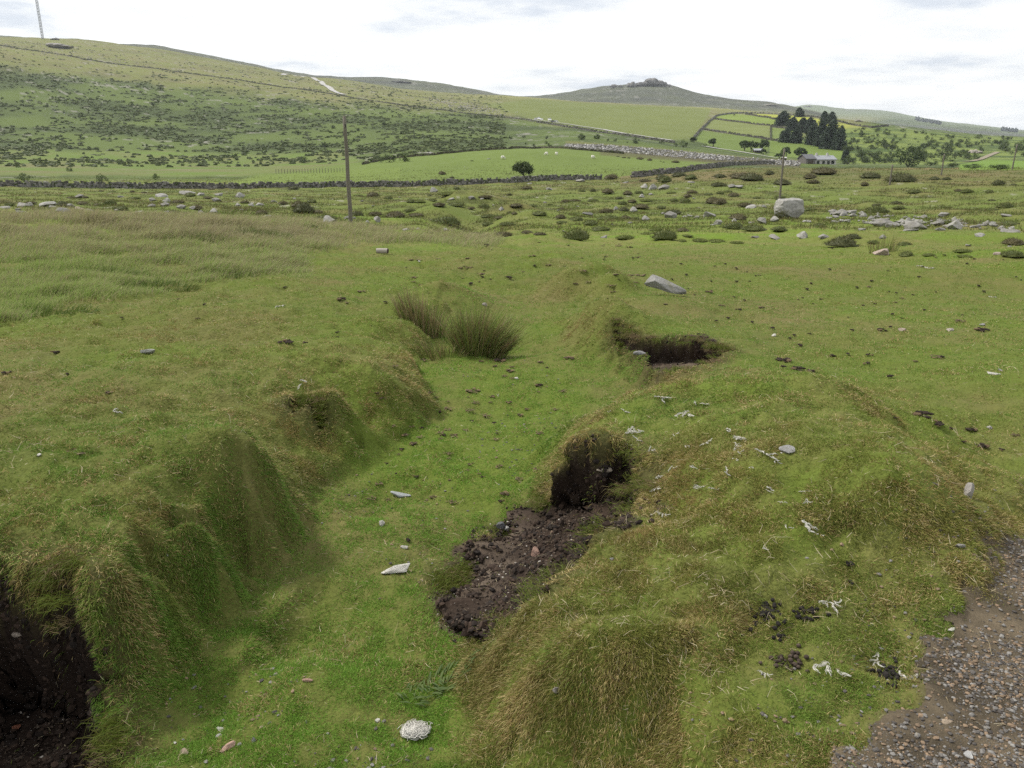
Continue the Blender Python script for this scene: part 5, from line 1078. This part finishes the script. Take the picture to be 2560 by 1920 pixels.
# wire fence beyond the wall
P0, P1 = at(690, 434), at(872, 430); e = empty('wire_fence', tuple(P0)); b = MB()
for q in range(26):
    t = q / 25; x, y = P0[0] * (1 - t) + P1[0] * t, P0[1] * (1 - t) + P1[1] * t; z = float(H(x, y)); c = MB(); r_ = .07; c.tube([(x - P0[0], y - P0[1], z - P0[2] - .2), (x - P0[0] + .03, y - P0[1], z - P0[2] + 1.25)], r_, sides=6); c.build('fence_post', [M_POLE], e)
for hz in (.5, .85, 1.15): b.tube([(P0[0] * (1 - t) + P1[0] * t - P0[0], P0[1] * (1 - t) + P1[1] * t - P0[1], float(H(P0[0] * (1 - t) + P1[0] * t, P0[1] * (1 - t) + P1[1] * t)) - P0[2] + hz) for t in np.linspace(0, 1, 14)], .012, sides=3)
b.build('fence_wire', [M_DARK], e); tag(e, 'thin post and wire fence behind the long wall by the tallest pole', 'wire fence')
# ------------------------------------------------------------------ near things
# rushes
M_RUSH = mat('rush_stem', attr=True, rough=.55, trans=.12, spec=.25)
def rush(name, u, v, n, hmax, spread, wide, label, lean=(.1, 0), dry=.25, p=None):
    p = at(u, v) if p is None else p; e = empty(name, tuple(p))
    for part, cnt, pal in (('green_stems', int(n * (1 - dry)), ((.095, .135, .032), (.20, .225, .065))), ('dry_stems', int(n * dry), ((.36, .28, .15), (.22, .165, .09)))):
        a = rng.random(cnt) * 6.28; q = np.sqrt(rng.random(cnt)); P = np.stack([q * np.cos(a) * wide, q * np.sin(a) * wide * .6, np.zeros(cnt)], -1)
        z = np.array([float(H(p[0] + c[0], p[1] + c[1])) for c in P]) - p[2]; P[:, 2] = z - .02
        D = np.stack([P[:, 0] / wide * spread + lean[0], P[:, 1] / wide * spread + lean[1], np.ones(cnt)], -1) + rng.normal(size=(cnt, 3)) * .16; D /= np.linalg.norm(D, axis=1, keepdims=True)
        L = hmax * (.45 + .55 * rng.random(cnt)) * (1 - .25 * q); bend = D * np.array([.7, .7, 0]) * (.3 + .9 * rng.random((cnt, 1))) + np.array([.06, 0, -.04])
        c = lerp(pal[0], pal[1], rng.random(cnt)); tip = np.where((rng.random(cnt) < .22)[:, None], np.array((.20, .145, .07)), c)
        o = link(part, blades(part, P, D, L, np.full(cnt, .0070) * (.7 + .6 * rng.random(cnt)), c, bend, [M_RUSH], tipcol=tip), e)
    return tag(e, label, 'rushes', 'rush clumps')
rush('rush_clump', 1200, 884, 1250, .78, .50, .27, 'larger fountain of green rushes standing in the gully floor', (.14, 0), .14)
rush('rush_clump', 1055, 815, 520, .60, .30, .28, 'smaller browner rush clump tucked against the gully bank', (-.06, 0), .5)
rush('rush_clump', 1100, 890, 260, .26, .7, .28, 'short green rush skirt spreading in front of both rush clumps', (-.1, -.1), .15)
rush('rush_clump', 2208, 628, 160, .55, .3, .30, 'lone small upright rush clump on the lawn before the clitter', (0, 0), .2)
# grass tussocks on the near bank top
for (u, v, n_, hm, wd, lab) in [(660, 602, 1500, .42, .75, 'bright green domed grass tussock at the brow before the tallest pole'), (250, 690, 800, .28, .8, 'long wispy green grass tussock on the bank top by the image edge'), (380, 726, 700, .22, .7, 'low wispy green tussock on the slope below the tawny grass'), (500, 600, 500, .34, .7, 'pale green tussock inside the tawny grass'), (90, 790, 500, .2, .7, 'low dark tussock at the outer end of the bank top'), (560, 690, 400, .2, .6, 'thin wispy tussock between tawny grass and lawn')]:
    p = at(u, v); a = rng.random(n_) * 6.28; q = np.sqrt(rng.random(n_)); P = np.stack([q * np.cos(a) * wd, q * np.sin(a) * wd * .5, np.zeros(n_)], -1); P[:, 2] = H(p[0] + P[:, 0], p[1] + P[:, 1]) - p[2] - .02
    D = np.stack([P[:, 0] / wd * .9 + .15, P[:, 1] / wd * .9, np.ones(n_)], -1) + rng.normal(size=(n_, 3)) * .3; D /= np.linalg.norm(D, axis=1, keepdims=True)
    c = lerp((.065, .115, .020), (.13, .165, .045), rng.random(n_)); o = link('grass_tussock', blades('grass_tussock', P, D, hm * (.5 + .6 * rng.random(n_)) * (1 - .35 * q ** 2), np.full(n_, .008), c, D * np.array([.8, .8, 0]) + np.array([.1, 0, -.2]), [M_BLADE]), loc=tuple(p)); tag(o, lab.replace('by the image edge', 'nearest the tawny grass'), 'tussock')
# broad leaved weeds
def weed(u, v, n, L, label):
    p = at(u, v); b = MB()
    for q in range(n):
        a = rng.random() * 6.28; ro = math.sqrt(rng.random()) * L * 2.4; cx_, cy_ = ro * math.cos(a * 1.7), ro * math.sin(a * 1.7) * .7; ll = L * rng.uniform(.5, 1.1); w = ll * .10; up_ = rng.uniform(.25, .9); V = []
        for t in np.linspace(0, 1, 6):
            hw = w * math.sin(math.pi * min(1, .08 + t * .92)) ** .8; x = cx_ + ll * t * math.cos(a) ; y = cy_ + ll * t * math.sin(a); z = ll * (up_ * t - .75 * up_ * t * t) + .01
            for s in (-1, 0, 1): V.append((x - s * hw * math.sin(a), y + s * hw * math.cos(a), z + abs(s) * hw * .3))
        F = [(3 * k + s, 3 * k + 3 + s, 3 * k + 4 + s, 3 * k + 1 + s) for k in range(5) for s in (0, 1)]; V = np.array(V); V[:, 2] += np.array([float(H(p[0] + t[0], p[1] + t[1])) for t in V]) - p[2]; b.add(V, F, lerp((.05, .085, .02), (.09, .125, .035), rng.random()))
    return tag(link('plantain_weed', b.mesh('plantain_weed', [M_LEAF]), loc=tuple(p)), label, 'weed')
weed(1120, 1705, 70, .05, 'patch of broad green plantain leaves at the foot of the near mound'); weed(1050, 1745, 26, .045, 'smaller patch of dark plantain leaves above the fleece lump'); weed(1170, 1665, 20, .04, 'few pale plantain leaves under the mound edge')
# stones
def stone(u, v, wpx, col, label, dims=(1, .75, .5), seed=1, lichen=.3, rz=None, sink=.22, tilt=.15, sub=3, cuts=12, name='stone', keep=.5):
    me = make_rock('stone', seed, dims, col, lichen, sub=sub, cuts=cuts, rough_=.12, keep=keep); return tag(put(name, me, u, v, wpx, rz=rz, sink=sink, tilt=tilt), label, 'stone')
GREY = (.27, .265, .26); PINK = (.42, .27, .21); WHT = (.56, .54, .49); DGREY = (.13, .13, .135); TAN = (.34, .27, .2)
for q in [
 (990,1436,78,WHT,'white and rusty pointed stone lying in the gully floor',(1,.42,.34),11,.5,.45), (1002,1246,62,(.34,.36,.37),'flat blue-grey slab stone in the gully floor',(1,.42,.20),12,.2,-.35), (954,1314,24,(.40,.39,.36),'round pale stone just below the blue-grey slab',(1,.8,.7),13,.5,None), (1012,1372,24,(.42,.40,.36),'pale stone with a dark clod beside it, above the white pointed stone',(1,.6,.45),14,.3,None),
 (1338,1388,36,PINK,'rounded pink stone on the bare peat floor',(1,.75,.62),15,.1,None), (1251,1318,26,DGREY,'dark grey stone at the upper edge of the bare peat',(1,.9,.8),16,.1,None), (1268,1325,20,(.36,.35,.33),'pale grey pebble touching the dark stone on the peat',(1,.7,.6),17,.2,None), (1380,1332,10,PINK,'tiny pink chip on the bare peat',(1,.6,.6),18,.1,None), (1505,1222,50,(.40,.34,.27),'tan forked stone sticking out under the peat overhang',(1,.36,.3),19,.3,-.1),
 (768,1706,28,PINK,'flat pink stone alone in the low gully grass',(1,.65,.4),20,.1,None), (566,1878,44,(.50,.33,.26),'largest salmon pink stone of the pebble group at the gully mouth',(1,.55,.42),21,.1,.5), (460,1886,28,TAN,'pale tan stone at the corner of the peat hole',(1,.7,.5),22,.2,None), (634,1857,20,DGREY,'round dark blue-grey pebble next to the pebble group',(1,.9,.8),23,.1,None), (550,1829,24,WHT,'upper white stone of the pair in the pebble group',(1,.6,.5),24,.2,None), (544,1846,20,(.45,.44,.42),'lower white stone of the pair in the pebble group',(1,.75,.5),25,.2,None), (525,1878,14,PINK,'small pink pebble beside the salmon stone',(1,.7,.5),26,.1,None), (655,1821,12,TAN,'small tan pebble above the round dark pebble',(1,.7,.5),27,.1,None), (437,1860,12,WHT,'small white pebble at the edge of the peat hole',(1,.7,.5),28,.1,None), (943,1806,14,WHT,'small white pebble above the fleece lump',(1,.8,.7),29,.1,None),
 (60,1635,46,(.36,.30,.25),'pale broken stone embedded in the dark peat face',(1,.62,.35),30,.3,.9), (40,1828,22,(.22,.09,.055),'rust red stone low in the peat hole',(1,.9,.6),31,.1,None),
 (1975,1135,48,(.33,.325,.32),'pale grey stone half buried on the woolly mound',(1,.6,.45),32,.6,.2), (2424,1245,40,(.40,.37,.34),'upright cracked stone set in the mound edge above the track',(1,.6,1.2),33,.6,.4), (2402,1372,30,(.30,.29,.27),'mottled stone at the edge of the track grass',(1,.6,.5),34,.6,None), (2382,1580,30,WHT,'flat white stone at the grass edge of the track',(1,.4,.25),35,.1,.2), (2480,1567,24,(.38,.38,.38),'pale round stone set in the gravel track',(1,.8,.4),36,.1,None), (2372,1815,32,(.44,.35,.26),'tan angular stone on the gravel track',(1,.7,.6),37,.1,None), (2422,1898,30,(.48,.48,.47),'pale grey stone at the bottom of the gravel track',(1,.85,.7),38,.1,None), (2386,1678,16,GREY,'grey pebble on the upper gravel track',(1,.8,.5),39,.1,None), (2310,1822,16,GREY,'grey pebble near the tan angular stone',(1,.8,.6),40,.1,None), (2555,1680,16,(.42,.42,.42),'pale pebble at the outer edge of the track',(1,.8,.5),141,.1,None),
 (1620,1358,22,(.33,.37,.42),'bluish thin flake lying on the mound grass',(1,.5,.18),142,.1,None), (1390,1740,30,(.33,.30,.27),'brown-grey stone embedded in the front of the mound',(1,.6,.6),143,.4,None), (1600,888,34,GREY,'grey stone below the small turf scarp',(1,.5,.4),144,.4,.3), (365,886,40,(.42,.42,.39),'long pale stone on the bank-top turf',(1,.4,.32),145,.5,.2), (97,1141,16,WHT,'small white stone on the bank-top turf near the peat hole side',(1,.7,.6),146,.1,None),
 (2256,828,20,(.40,.33,.27),'tan domed stone on the open lawn',(1,.7,.6),147,.2,None), (2380,828,28,(.38,.34,.30),'larger tan flat stone on the open lawn',(1,.7,.4),148,.3,None), (2458,815,16,GREY,'small blue-grey stone beside the tan flat stone',(1,.7,.6),149,.1,None), (2488,938,34,WHT,'long white stone on the open lawn',(1,.4,.3),150,.1,-.5), (1936,841,13,WHT,'small white stone on the lawn above the small turf scarp',(1,.7,.5),151,.1,None), (2503,928,13,GREY,'grey pebble behind the long white stone',(1,.7,.6),152,.1,None), (2475,1072,16,(.42,.40,.37),'pale pebble among the dung clods of the lawn',(1,.7,.6),153,.1,None), (1212,765,14,(.38,.34,.32),'pinkish pebble behind the larger rushes',(1,.7,.6),154,.1,None), (1048,656,9,WHT,'bright white pebble on the lawn near the log',(1,.7,.6),155,.1,None), (1530,1400,14,GREY,'grey pebble at the scar edge',(1,.7,.5),156,.1,None), (1292,949,12,WHT,'white pebble in the gully floor beyond the rushes',(1,.7,.6),157,.1,None)]:
    u, v, w, c, lab, dims, sd, li, rz = q; stone(u, v, w, c, lab, dims, sd, li, rz)
# the log
p = at(957, 637); k = mpp(p); e = empty('cut_log', tuple(p + np.array([0, 0, .055])), .15); rl = 6.5 * k; ll = 15 * k
M_LOG = mat('silver_wood', (.33, .30, .26), rough=.9, noise=[(12, .2)]); M_LOGD = mat('rotten_heart', (.045, .028, .022), rough=1, noise=[(30, .3)])
b = MB(); b.tube([(-ll, .03, rl * .6), (0, 0, rl * .62), (ll * .82, -.03, rl * .6)], [rl, rl * 1.03, rl], sides=16); b.build('log_side', [M_LOG], e); b = MB(); b.tube([(ll * .822, -.03, rl * .6), (ll * .93, -.034, rl * .58)], [rl * .98, rl * .86], sides=14); b.build('log_end', [M_LOGD], e); tag(e, 'short silver-grey cut log with dark rotten end on the lawn', 'log')
# ------------------------------------------------------------------ sheep wool
M_WOOL = mat('sheep_wool', attr=True, rough=1, trans=.15)
def wool_mesh(seed, locks, n, L, curl, rad=.0011):
    """wisps: every lock a bundle of fine fibres following one wandering curve; length in metres"""
    g = np.random.default_rng(seed); b = MB(); a_main = g.random() * 6.28
    for l in range(locks):
        a = a_main + g.normal() * .9; p0 = np.append(g.normal(size=2) * L * .22, .006); path = [p0]; c_ = g.normal() * curl
        for t in range(9): a += c_ * .16 + g.normal() * .45; p0 = p0 + np.array([math.cos(a), math.sin(a), 0]) * L * g.uniform(.5, 1) / 9; p0[2] = .006 + .010 * abs(math.sin(t * .8 + l)); path.append(p0)
        path = np.array(path); t_ = np.linspace(0, 1, 10)[:, None]
        for q in range(n):
            off = g.normal(size=3) * np.array([1, 1, .5]) * L * .035; fr = g.normal(size=3) * np.array([1, 1, .4]) * L * .09 * (g.random() ** 2); k0 = int(g.integers(0, 3)); k1 = int(g.integers(7, 11))
            P_ = (path + off * np.sin(t_ * 3.1) + fr * t_ ** 2 + g.normal(size=(10, 3)) * L * .006)[k0:k1]; P_[:, 2] = np.maximum(P_[:, 2], .003)
            v, f = tube(P_, rad * g.uniform(.6, 1.3), 3, False); b.add(v, f, np.array((.76, .74, .67)) * g.uniform(.7, 1.0))
    return b.mesh('wool_tuft', [M_WOOL], True)
WOOL = [wool_mesh(1, 4, 20, .13, .8, .0009), wool_mesh(2, 2, 22, .10, .5, .0010), wool_mesh(3, 6, 16, .15, .9, .0009), wool_mesh(4, 2, 20, .11, 1.3, .0009), wool_mesh(5, 3, 20, .10, 1.4, .0010)]
wl = [(1658,998,40,2),(1725,1035,48,0),(1745,1018,34,3),(1560,1033,26,0),(1665,1005,22,1),(1524,1035,10,3),(1586,1072,34,0),(1575,1085,46,2),(1560,1112,38,2),(1600,1105,30,0),(1690,1095,16,3),(1720,1122,20,4),(1765,1112,34,2),(1822,1080,28,4),(1862,1105,44,0),(1840,1122,30,2),(1840,1155,16,4),(1855,1140,20,3),(1880,1175,18,4),(1920,1145,60,2),(1945,1140,30,3),(1940,1165,20,3),(1572,1152,36,0),(1625,1140,30,3),(1740,1177,36,2),(1660,1195,34,0),(1675,1185,30,3),(1825,1195,34,3),(1915,1222,40,0),(1925,1235,24,2),(2022,1235,30,0),(2018,1258,28,2),(1965,1264,22,3),(1760,1222,40,0),(1785,1232,26,3),(1650,1222,34,0),(1585,1275,24,2),(1655,1290,34,2),(2008,1308,60,0),(2055,1345,26,4),(1970,1330,24,3),(2075,1515,54,2),(1905,1375,20,0),(2075,1668,70,0),(2190,1655,56,2),(2270,1688,44,1),(1910,1690,34,2),(746,958,30,3),(300,1033,30,1),(700,770,22,1),(1240,1020-30,12,3),(2480,745,16,1),(2322,672,20,1),(2300,668,14,1),(1395,665,0,1)]
def wz(u, v):
    if u < 800: return 'alone on the bank-top turf'
    if v > 1450: return 'by the dark pellets near the track'
    if v < 800: return 'far out on the lawn'
    if v < 1090: return 'on the mound crown above the scar'
    if u < 1640: return 'hanging at the rim of the peat scar'
    if u < 1800: return 'between scar rim and half buried stone'
    return 'below the half buried stone'
WN = ['straggly', 'flat', 'wide straggly', 'thin curled', 'small thick curled']
for (u, v, w, k) in wl:
    if w == 0: continue
    o = link('wool_tuft', WOOL[k]); p = at(u, v); bb = me_bounds(WOOL[k]); e_ = float((bb[1] - bb[0])[:2].max()); o.scale = (w * 1.15 * mpp(p) / e_,) * 3
    gx_, gy_ = grads(np.array([p[0]]), np.array([p[1]]), .06); o.location = (p[0], p[1], p[2] + .008); o.rotation_euler = (math.atan(float(gy_[0])), -math.atan(float(gx_[0])), rng.uniform(0, 6.28))
    tag(o, f"{WN[k]} wisp of white sheep wool {wz(u, v)}", 'wool', f"{WN[k]} wool wisps {wz(u, v)[:40]}")
def fleece(u, v, wpx, label):
    p = at(u, v); s = wpx * mpp(p) / 2; b = MB(); g = np.random.default_rng(3)
    for q in range(900):
        a = g.random() * 6.28; r_ = s * (.25 + .55 * g.random()); base = np.array([r_ * math.cos(a) * 1.1, r_ * math.sin(a) * .85, .006 + .022 * g.random() * (1 - r_ / s * .6)]); a2 = a + 1.3 + g.normal() * .6; path = [base]
        for t in range(7): a2 += .5 + g.normal() * .2; base = base + np.array([math.cos(a2), math.sin(a2), g.normal() * .3 + (.10 if t < 3 else -.16)]) * s * .13; base[2] = max(base[2], .004); path.append(base)
        path = np.array(path) + g.normal(size=(8, 3)) * .002; path[:, 2] = np.maximum(path[:, 2], .003); v_, f_ = tube(path, .0011, 3, False); b.add(v_, f_, np.array((.80, .78, .72)) * g.uniform(.7, 1))
    return tag(link('fleece_lump', b.mesh('fleece_lump', [M_WOOL], True), loc=(p[0], p[1], p[2] + .01)), label, 'wool')
fleece(1038, 1838, 74, 'largest thick lump of white fleece in the gully bottom')
# ------------------------------------------------------------------ dung
M_DUNG = mat('dark_dung', attr=True, rough=.95, noise=[(40, .4)], bump=(60, .7, .01), spec=.15)
def dung_mesh(seed, n, spread, flat=.48, base=(.030, .022, .017)):
    g = np.random.default_rng(seed); b = MB()
    for q in range(n):
        v, f = ICO[2]; v = v * (1 + .9 * n3(v, 2.2, seed + q)[:, None] + .5 * n3(v, 6, seed + q + 5)[:, None]) * np.array([1, g.uniform(.55, .9), flat * g.uniform(.6, 1.1)]) * g.uniform(.25, .6); v = v + np.append(g.normal(size=2) * spread, .1 + .25 * g.random()); b.addnp(v, f, np.clip(np.array(base) * g.uniform(.6, 1.7) + (np.array((.10, .07, .035)) if g.random() < .18 else 0), .008, .3))
    return b.mesh('dung_clod', [M_DUNG])
DUNG = [dung_mesh(1, 2, .15), dung_mesh(2, 7, .5), dung_mesh(3, 14, .7), dung_mesh(4, 9, .6, .3, base=(.055, .042, .026)), dung_mesh(5, 22, .9, .22, base=(.10, .078, .045)), dung_mesh(6, 3, .35)]
dl = [(720,858,46,2),(760,858,26,1),(144,882,32,1),(168,938,14,0),(15,935,28,2),(305,797,12,0),(511,764,14,0),(712,721,14,0),(445,749,12,1),(850,750,32,2),(905,730,24,4),(868,758,14,3),(964,758,14,0),(495,797,14,4),(410,865,6,0),(843,834,14,0),(845,845,10,0),(270,985,26,3),(180,1130,34,4),(205,1136,24,3),(940,985,16,5),(1075,985,20,5),(1270,1007,22,3),(1235,1060,14,0),(1180,1055,12,0),(1240,1085,16,1),(1032,1110,26,3),(1055,1070,20,1),(1240,1100,20,4),(1425,898,36,3),(1345,965,26,2),(1250,905,40,2),(1275,930,30,3),(1240,918,22,1),(1300,1040,22,3),(1315,1025,16,3),(1185,980,40,4),(1120,1025,28,4),(1215,1000+40,26,4),(1020,1355,20,0),(990,1187,10,0),(1405,980,20,4),(1350,1085,24,4),(1345,1175,30,4),(1265,1238,34,3),(1300,1200,24,4),
 (2300,1040,60,2),(2345,1062,46,2),(2430,1078,34,2),(2375,1072,26,1),(2237,1048,22,1),(2410,1108,24,1),(2458,1120,40,2),(2500,1125,26,1),(1960,905,48,2),(1990,925,44,2),(2030,930,26,2),(1958,920,18,0),(2165,912,26,5),(2224,945,22,0),(2175,890,24,5),(2120,888,16,0),(2080,890,30,1),(2000,867,20,0),(2025,835,18,1),(2200,827,30,2),(2225,820,14,0),(1985,840,14,0),(1975,848,12,0),(1932,824,20,0),(2130,828,14,0),(2120,795,8,0),(2230,788,14,0),(2400,805,30,4),(2450,827,42,2),(2355,895,16,0),(2290,905,18,3),(2340,895,36,4),(2405,790,10,0),(2160,765,16,1),(2185,760,16,1),(2310,777,12,0),(2240,757,14,3),(2280,738,14,1),(2255,798,10,0),(2560,1070,18,1),(2540,1090,24,4),(1530,1075-360,26,4),(1575,690,26,3),(1510,650,10,0),(1595,645,18,1),(1600,690,34,4),(1680,700,10,0),(1710,737,14,1),(1735,738,14,1),(1775,732,28,3),(1805,765,20,4),(1850,775,26,1),(1905,770,22,3),(1820,798,14,0),(1880,808,14,0),(1745,838,12,0),(1790,805,12,0),(1835,745,10,0),(1720,723,8,0)]
g = np.random.default_rng(21)
for q in range(75): t = g.random(); dl.append((g.uniform(1500, 2560), 612 + 150 * t ** 1.3, g.uniform(6, 15) * (.6 + .7 * t), int(g.choice([0, 0, 1, 3, 4]))))
for q in range(45): dl.append((g.uniform(1010, 1620), g.uniform(605, 720), g.uniform(7, 24), int(g.choice([0, 1, 3, 4, 4]))))
for q in range(60): dl.append((g.uniform(930, 1420), g.uniform(900, 1260), g.uniform(8, 26), int(g.choice([1, 3, 4, 4]))))
def dzn(u, v):
    if u < 950: return 'on the bank-top turf behind the left peat bank'.replace('left ', '')
    if 950 <= u < 1480 and v > 800: return 'on the gully floor between rushes and peat scar'
    if v < 730 and u < 1640: return 'on the lawn past the log and rushes'
    if v < 730: return 'on the far lawn before the clitter'
    if v > 1000: return 'in the dung trail along the outer lawn'
    return 'on the open lawn behind the woolly mound'
DN = ['single dark dung clod', 'cluster of dark dung clods', 'broken heap of dark dung', 'brown crumbly dung clods', 'flat dry brown dung scraps', 'pair of dark dung clods']
for (u, v, w, k) in dl:
    me = DUNG[k]; o = put('dung_clod', me, u, v, w, sink=.10); bb = me_bounds(me); s_ = 1 / max(abs(bb[0][0]), abs(bb[1][0])); o.scale = tuple(np.array(o.scale) * s_); p = at(u, v); o.location = (p[0], p[1], p[2] + .005)
    sz = 'big' if w > 28 else 'tiny' if w < 12 else 'small'; tag(o, f"{sz} {DN[k]} {dzn(u, v)}", 'dung', f"{sz} {DN[k]} {dzn(u, v)[:36]}")
def pellets(u, v, n, wu, wv, label, col=(.016, .014, .013)):
    p = at(u, v); k = mpp(p); b = MB(); g = np.random.default_rng(int(u))
    for q in range(n):
        a = at(u + g.normal() * wu, v + g.normal() * wv); v_, f_ = ICO[2]; s = .0075 * g.uniform(.7, 1.25); b.addnp(v_ * np.array([1, .9, .85]) * s * (1 + .12 * n3(v_, 2, q)[:, None]) + (a - p) + np.array([0, 0, s * .5 + .006 * g.random()]), f_, np.array(col) * g.uniform(.7, 1.8))
    return tag(link('pellet_pile', b.mesh('pellet_pile', [M_DUNG], True), loc=tuple(p)), label, 'dung pellets')
pellets(1918, 1530, 46, 15, 13, 'dense pile of round black sheep pellets on the mound slope'); pellets(2010, 1540, 30, 24, 12, 'looser spread of black pellets beside the dense pile'); pellets(1945, 1585, 14, 10, 12, 'few black pellets under the dense pile'); pellets(2212, 1686, 46, 16, 13, 'black pellet pile touching white wool at the track edge'); pellets(1975, 1655, 36, 26, 14, 'brown faded pellets between the pellet piles', (.05, .038, .03)); pellets(2125, 1415, 5, 8, 3, 'small group of pellets high on the mound shoulder'); pellets(2125, 1462, 3, 5, 3, 'three pellets just under the mound shoulder'); pellets(1885, 1560, 5, 10, 6, 'sparse pellets at the edge of the dense pile')
# ------------------------------------------------------------------ gravel, crumbs, straw
def track_up(x, y): return .006 + .022 * np.maximum(fbm(x / .12, y / .12, 4, 99), -.1)
def pebbles(name, n, wmap, size, cols, label, mats, flat=.65, sub=1, lift=.25):
    x, y, z, i, j = sample_cells(n, wmap); v, f = ICO[sub]; s = size(n); z = z + (track_up(x, y) if name == 'gravel' else 0)
    V = v[None] * (1 + .22 * rng.normal(size=(n, len(v), 1)).clip(-1.5, 1.5)) * np.stack([s, s * rng.uniform(.6, 1, n), s * flat * rng.uniform(.6, 1.1, n)], -1)[:, None, :]
    a = rng.random(n) * 6.28; ca, sa = np.cos(a)[:, None], np.sin(a)[:, None]; X = V[..., 0] * ca - V[..., 1] * sa; Y = V[..., 0] * sa + V[..., 1] * ca; V = np.stack([X + x[:, None], Y + y[:, None], V[..., 2] + (z + s * lift)[:, None]], -1)
    F = (f[None] + (np.arange(n) * len(v))[:, None, None]).reshape(-1, 3); C_ = np.repeat(cols(n), len(v), 0)
    return tag(link(name, mesh_np(name, V.reshape(-1, 3), F, mats, C_)), label, name.replace('_', ' '), kind='stuff')
M_PEB = mat('pebbles', attr=True, rough=.9, noise=[(120, .25)], spec=.2)
def pcols(n):
    c = lerp((.065, .058, .053), (.235, .225, .21), rng.random(n) ** 1.8); k = rng.random(n); c[k < .30] = lerp((.12, .088, .06), (.25, .18, .12), rng.random((k < .30).sum())); return c
gm = np.clip(tm, 0, 1) * (GR < 5) * inview; gm = gm * np.clip(.35 + 2.2 * fbm(GX / .45, GY / .45, 4, 95), .10, 1.3)
pebbles('gravel', 34000, gm * np.clip(GR, 1, 9) ** .3, lambda n: 0.0011 + .0078 * rng.random(n) ** 5.5, pcols, 'loose grey and tan gravel covering the track corner', [M_PEB])
edge = sstep(-.5, .0, np.where(GR < 9, ts, -9)) * (ts < .05) * (GR < 5) * inview
pebbles('edge_gravel', 1600, edge * (GX > .4), lambda n: .002 + .008 * rng.random(n) ** 3, pcols, 'scattered gravel spilling into the grass beside the track', [M_PEB])
sm = sstep(.35, .8, SOIL) * inview * (GR < 10) * (SLOPE < 1.2)
def scol(n):
    c = lerp((.026, .019, .015), (.105, .080, .060), rng.random(n)); k = rng.random(n); c[k < .06] = lerp((.25, .22, .19), (.42, .39, .35), rng.random((k < .06).sum())); return c
pebbles('peat_crumbs', 16000, sm, lambda n: .0012 + .0075 * rng.random(n) ** 3.5, scol, 'crumbs of dark peat and grit lying in the bare scars', [M_PEB], .8)
wm = sstep(.3, .8, SOIL) * inview * (GR < 10) * np.sqrt(1 + np.minimum(SLOPE, 6) ** 2) * (SLOPE > .5)
pebbles('peat_clods', 24000, wm, lambda n: .002 + .020 * rng.random(n) ** 3.2, lambda n: lerp((.016, .012, .010), (.055, .036, .026), rng.random(n) ** 1.5), 'crumbling clods of dark peat on the faces of the scars', [M_PEB], .9, lift=.0)
fmk = FLOOR * (1 - sstep(.3, .6, SOIL)) * inview * (GR < 10)
pebbles('floor_grit', 700, fmk * np.clip(.1 + 2.5 * fbm(GX / .5, GY / .5, 3, 97), 0, 1), lambda n: .003 + .009 * rng.random(n) ** 2.5, pcols, 'small loose grit in the grass of the gully floor', [M_PEB])
# bare track sheet
tf = np.clip(tm, 0, 1); cell = (tf[:-1, :-1] > .5) & (GR[:-1, :-1] < 8.9); fi = q_idx = np.stack([ii[:-1, :-1], ii[:-1, 1:], ii[1:, 1:], ii[1:, :-1]], -1)[cell][:, ::-1]
un, inv = np.unique(fi, return_inverse=True); tv = np.stack([GX, GY, GZ], -1).reshape(-1, 3)[un].copy(); nz = fbm(tv[:, 0] / .12, tv[:, 1] / .12, 4, 99); tv[:, 2] += track_up(tv[:, 0], tv[:, 1])
tcol = lerp((.055, .045, .031), (.130, .104, .070), np.clip(.45 + 2 * nz + 1.2 * fbm(tv[:, 0] / .5, tv[:, 1] / .5, 3, 98), 0, 1)); M_TRACK = mat('track_soil', attr=True, rough=.95, noise=[(160, .4), (40, .25)], bump=(220, .8, .006), spec=.1)
tag(link('track', mesh_np('track', tv, inv.reshape(-1, 4), [M_TRACK], tcol, smooth=True)), kind='structure')
# straw
n_s = 9500; sw = inview * (GR < 13) * np.clip(GR, 1, 99) ** -.1 * np.clip(.25 + .6 * DRYZ + 2.0 * fbm(GX / .4, GY / .4, 3, 101), .05, 1) * (1 - .7 * np.clip(tm, 0, 1)) * (1 - .6 * sstep(.4, .7, SOIL))
x, y, z, i, j = sample_cells(n_s, sw); a = rng.random(n_s) * 6.28; D = np.stack([np.cos(a), np.sin(a), np.abs(rng.normal(size=n_s)) * .45], -1); gx, gy = grads(x, y); D[:, 2] += D[:, 0] * gx + D[:, 1] * gy; D /= np.linalg.norm(D, axis=1, keepdims=True)
c = lerp((.34, .27, .15), (.52, .46, .32), rng.random(n_s)); r = np.hypot(x, y)
tag(link('dead_straw', blades('dead_straw', np.stack([x, y, z + .012], -1), D, .02 + .06 * rng.random(n_s) ** 2.5, (.0010 + .0003 * r) * (.7 + .6 * rng.random(n_s)), c, rng.normal(size=(n_s, 3)) * .5 + np.array([0, 0, -.3]), [M_BLADE])), 'bleached dead grass stalks littering the turf', 'straw', kind='stuff')
# mats of dead roots hanging at the bank edges
# ------------------------------------------------------------------ haze
hz = bpy.data.materials.new('haze'); hz.use_nodes = True; t = hz.node_tree; t.nodes.clear(); o_ = N(t, 'ShaderNodeOutputMaterial'); pv = N(t, 'ShaderNodeVolumePrincipled')
pv.inputs['Color'].default_value = (.86, .92, 1.0, 1); pv.inputs['Density'].default_value = 7.5e-5; t.links.new(pv.outputs[0], o_.inputs['Volume'])
b = MB(); zlo = float(GZ.min()) - 1.0; b.box((-9700, -9700, zlo), (9700, 9700, 420.0)); me = b.mesh('haze', [hz]); tag(link('haze', me), kind='stuff')
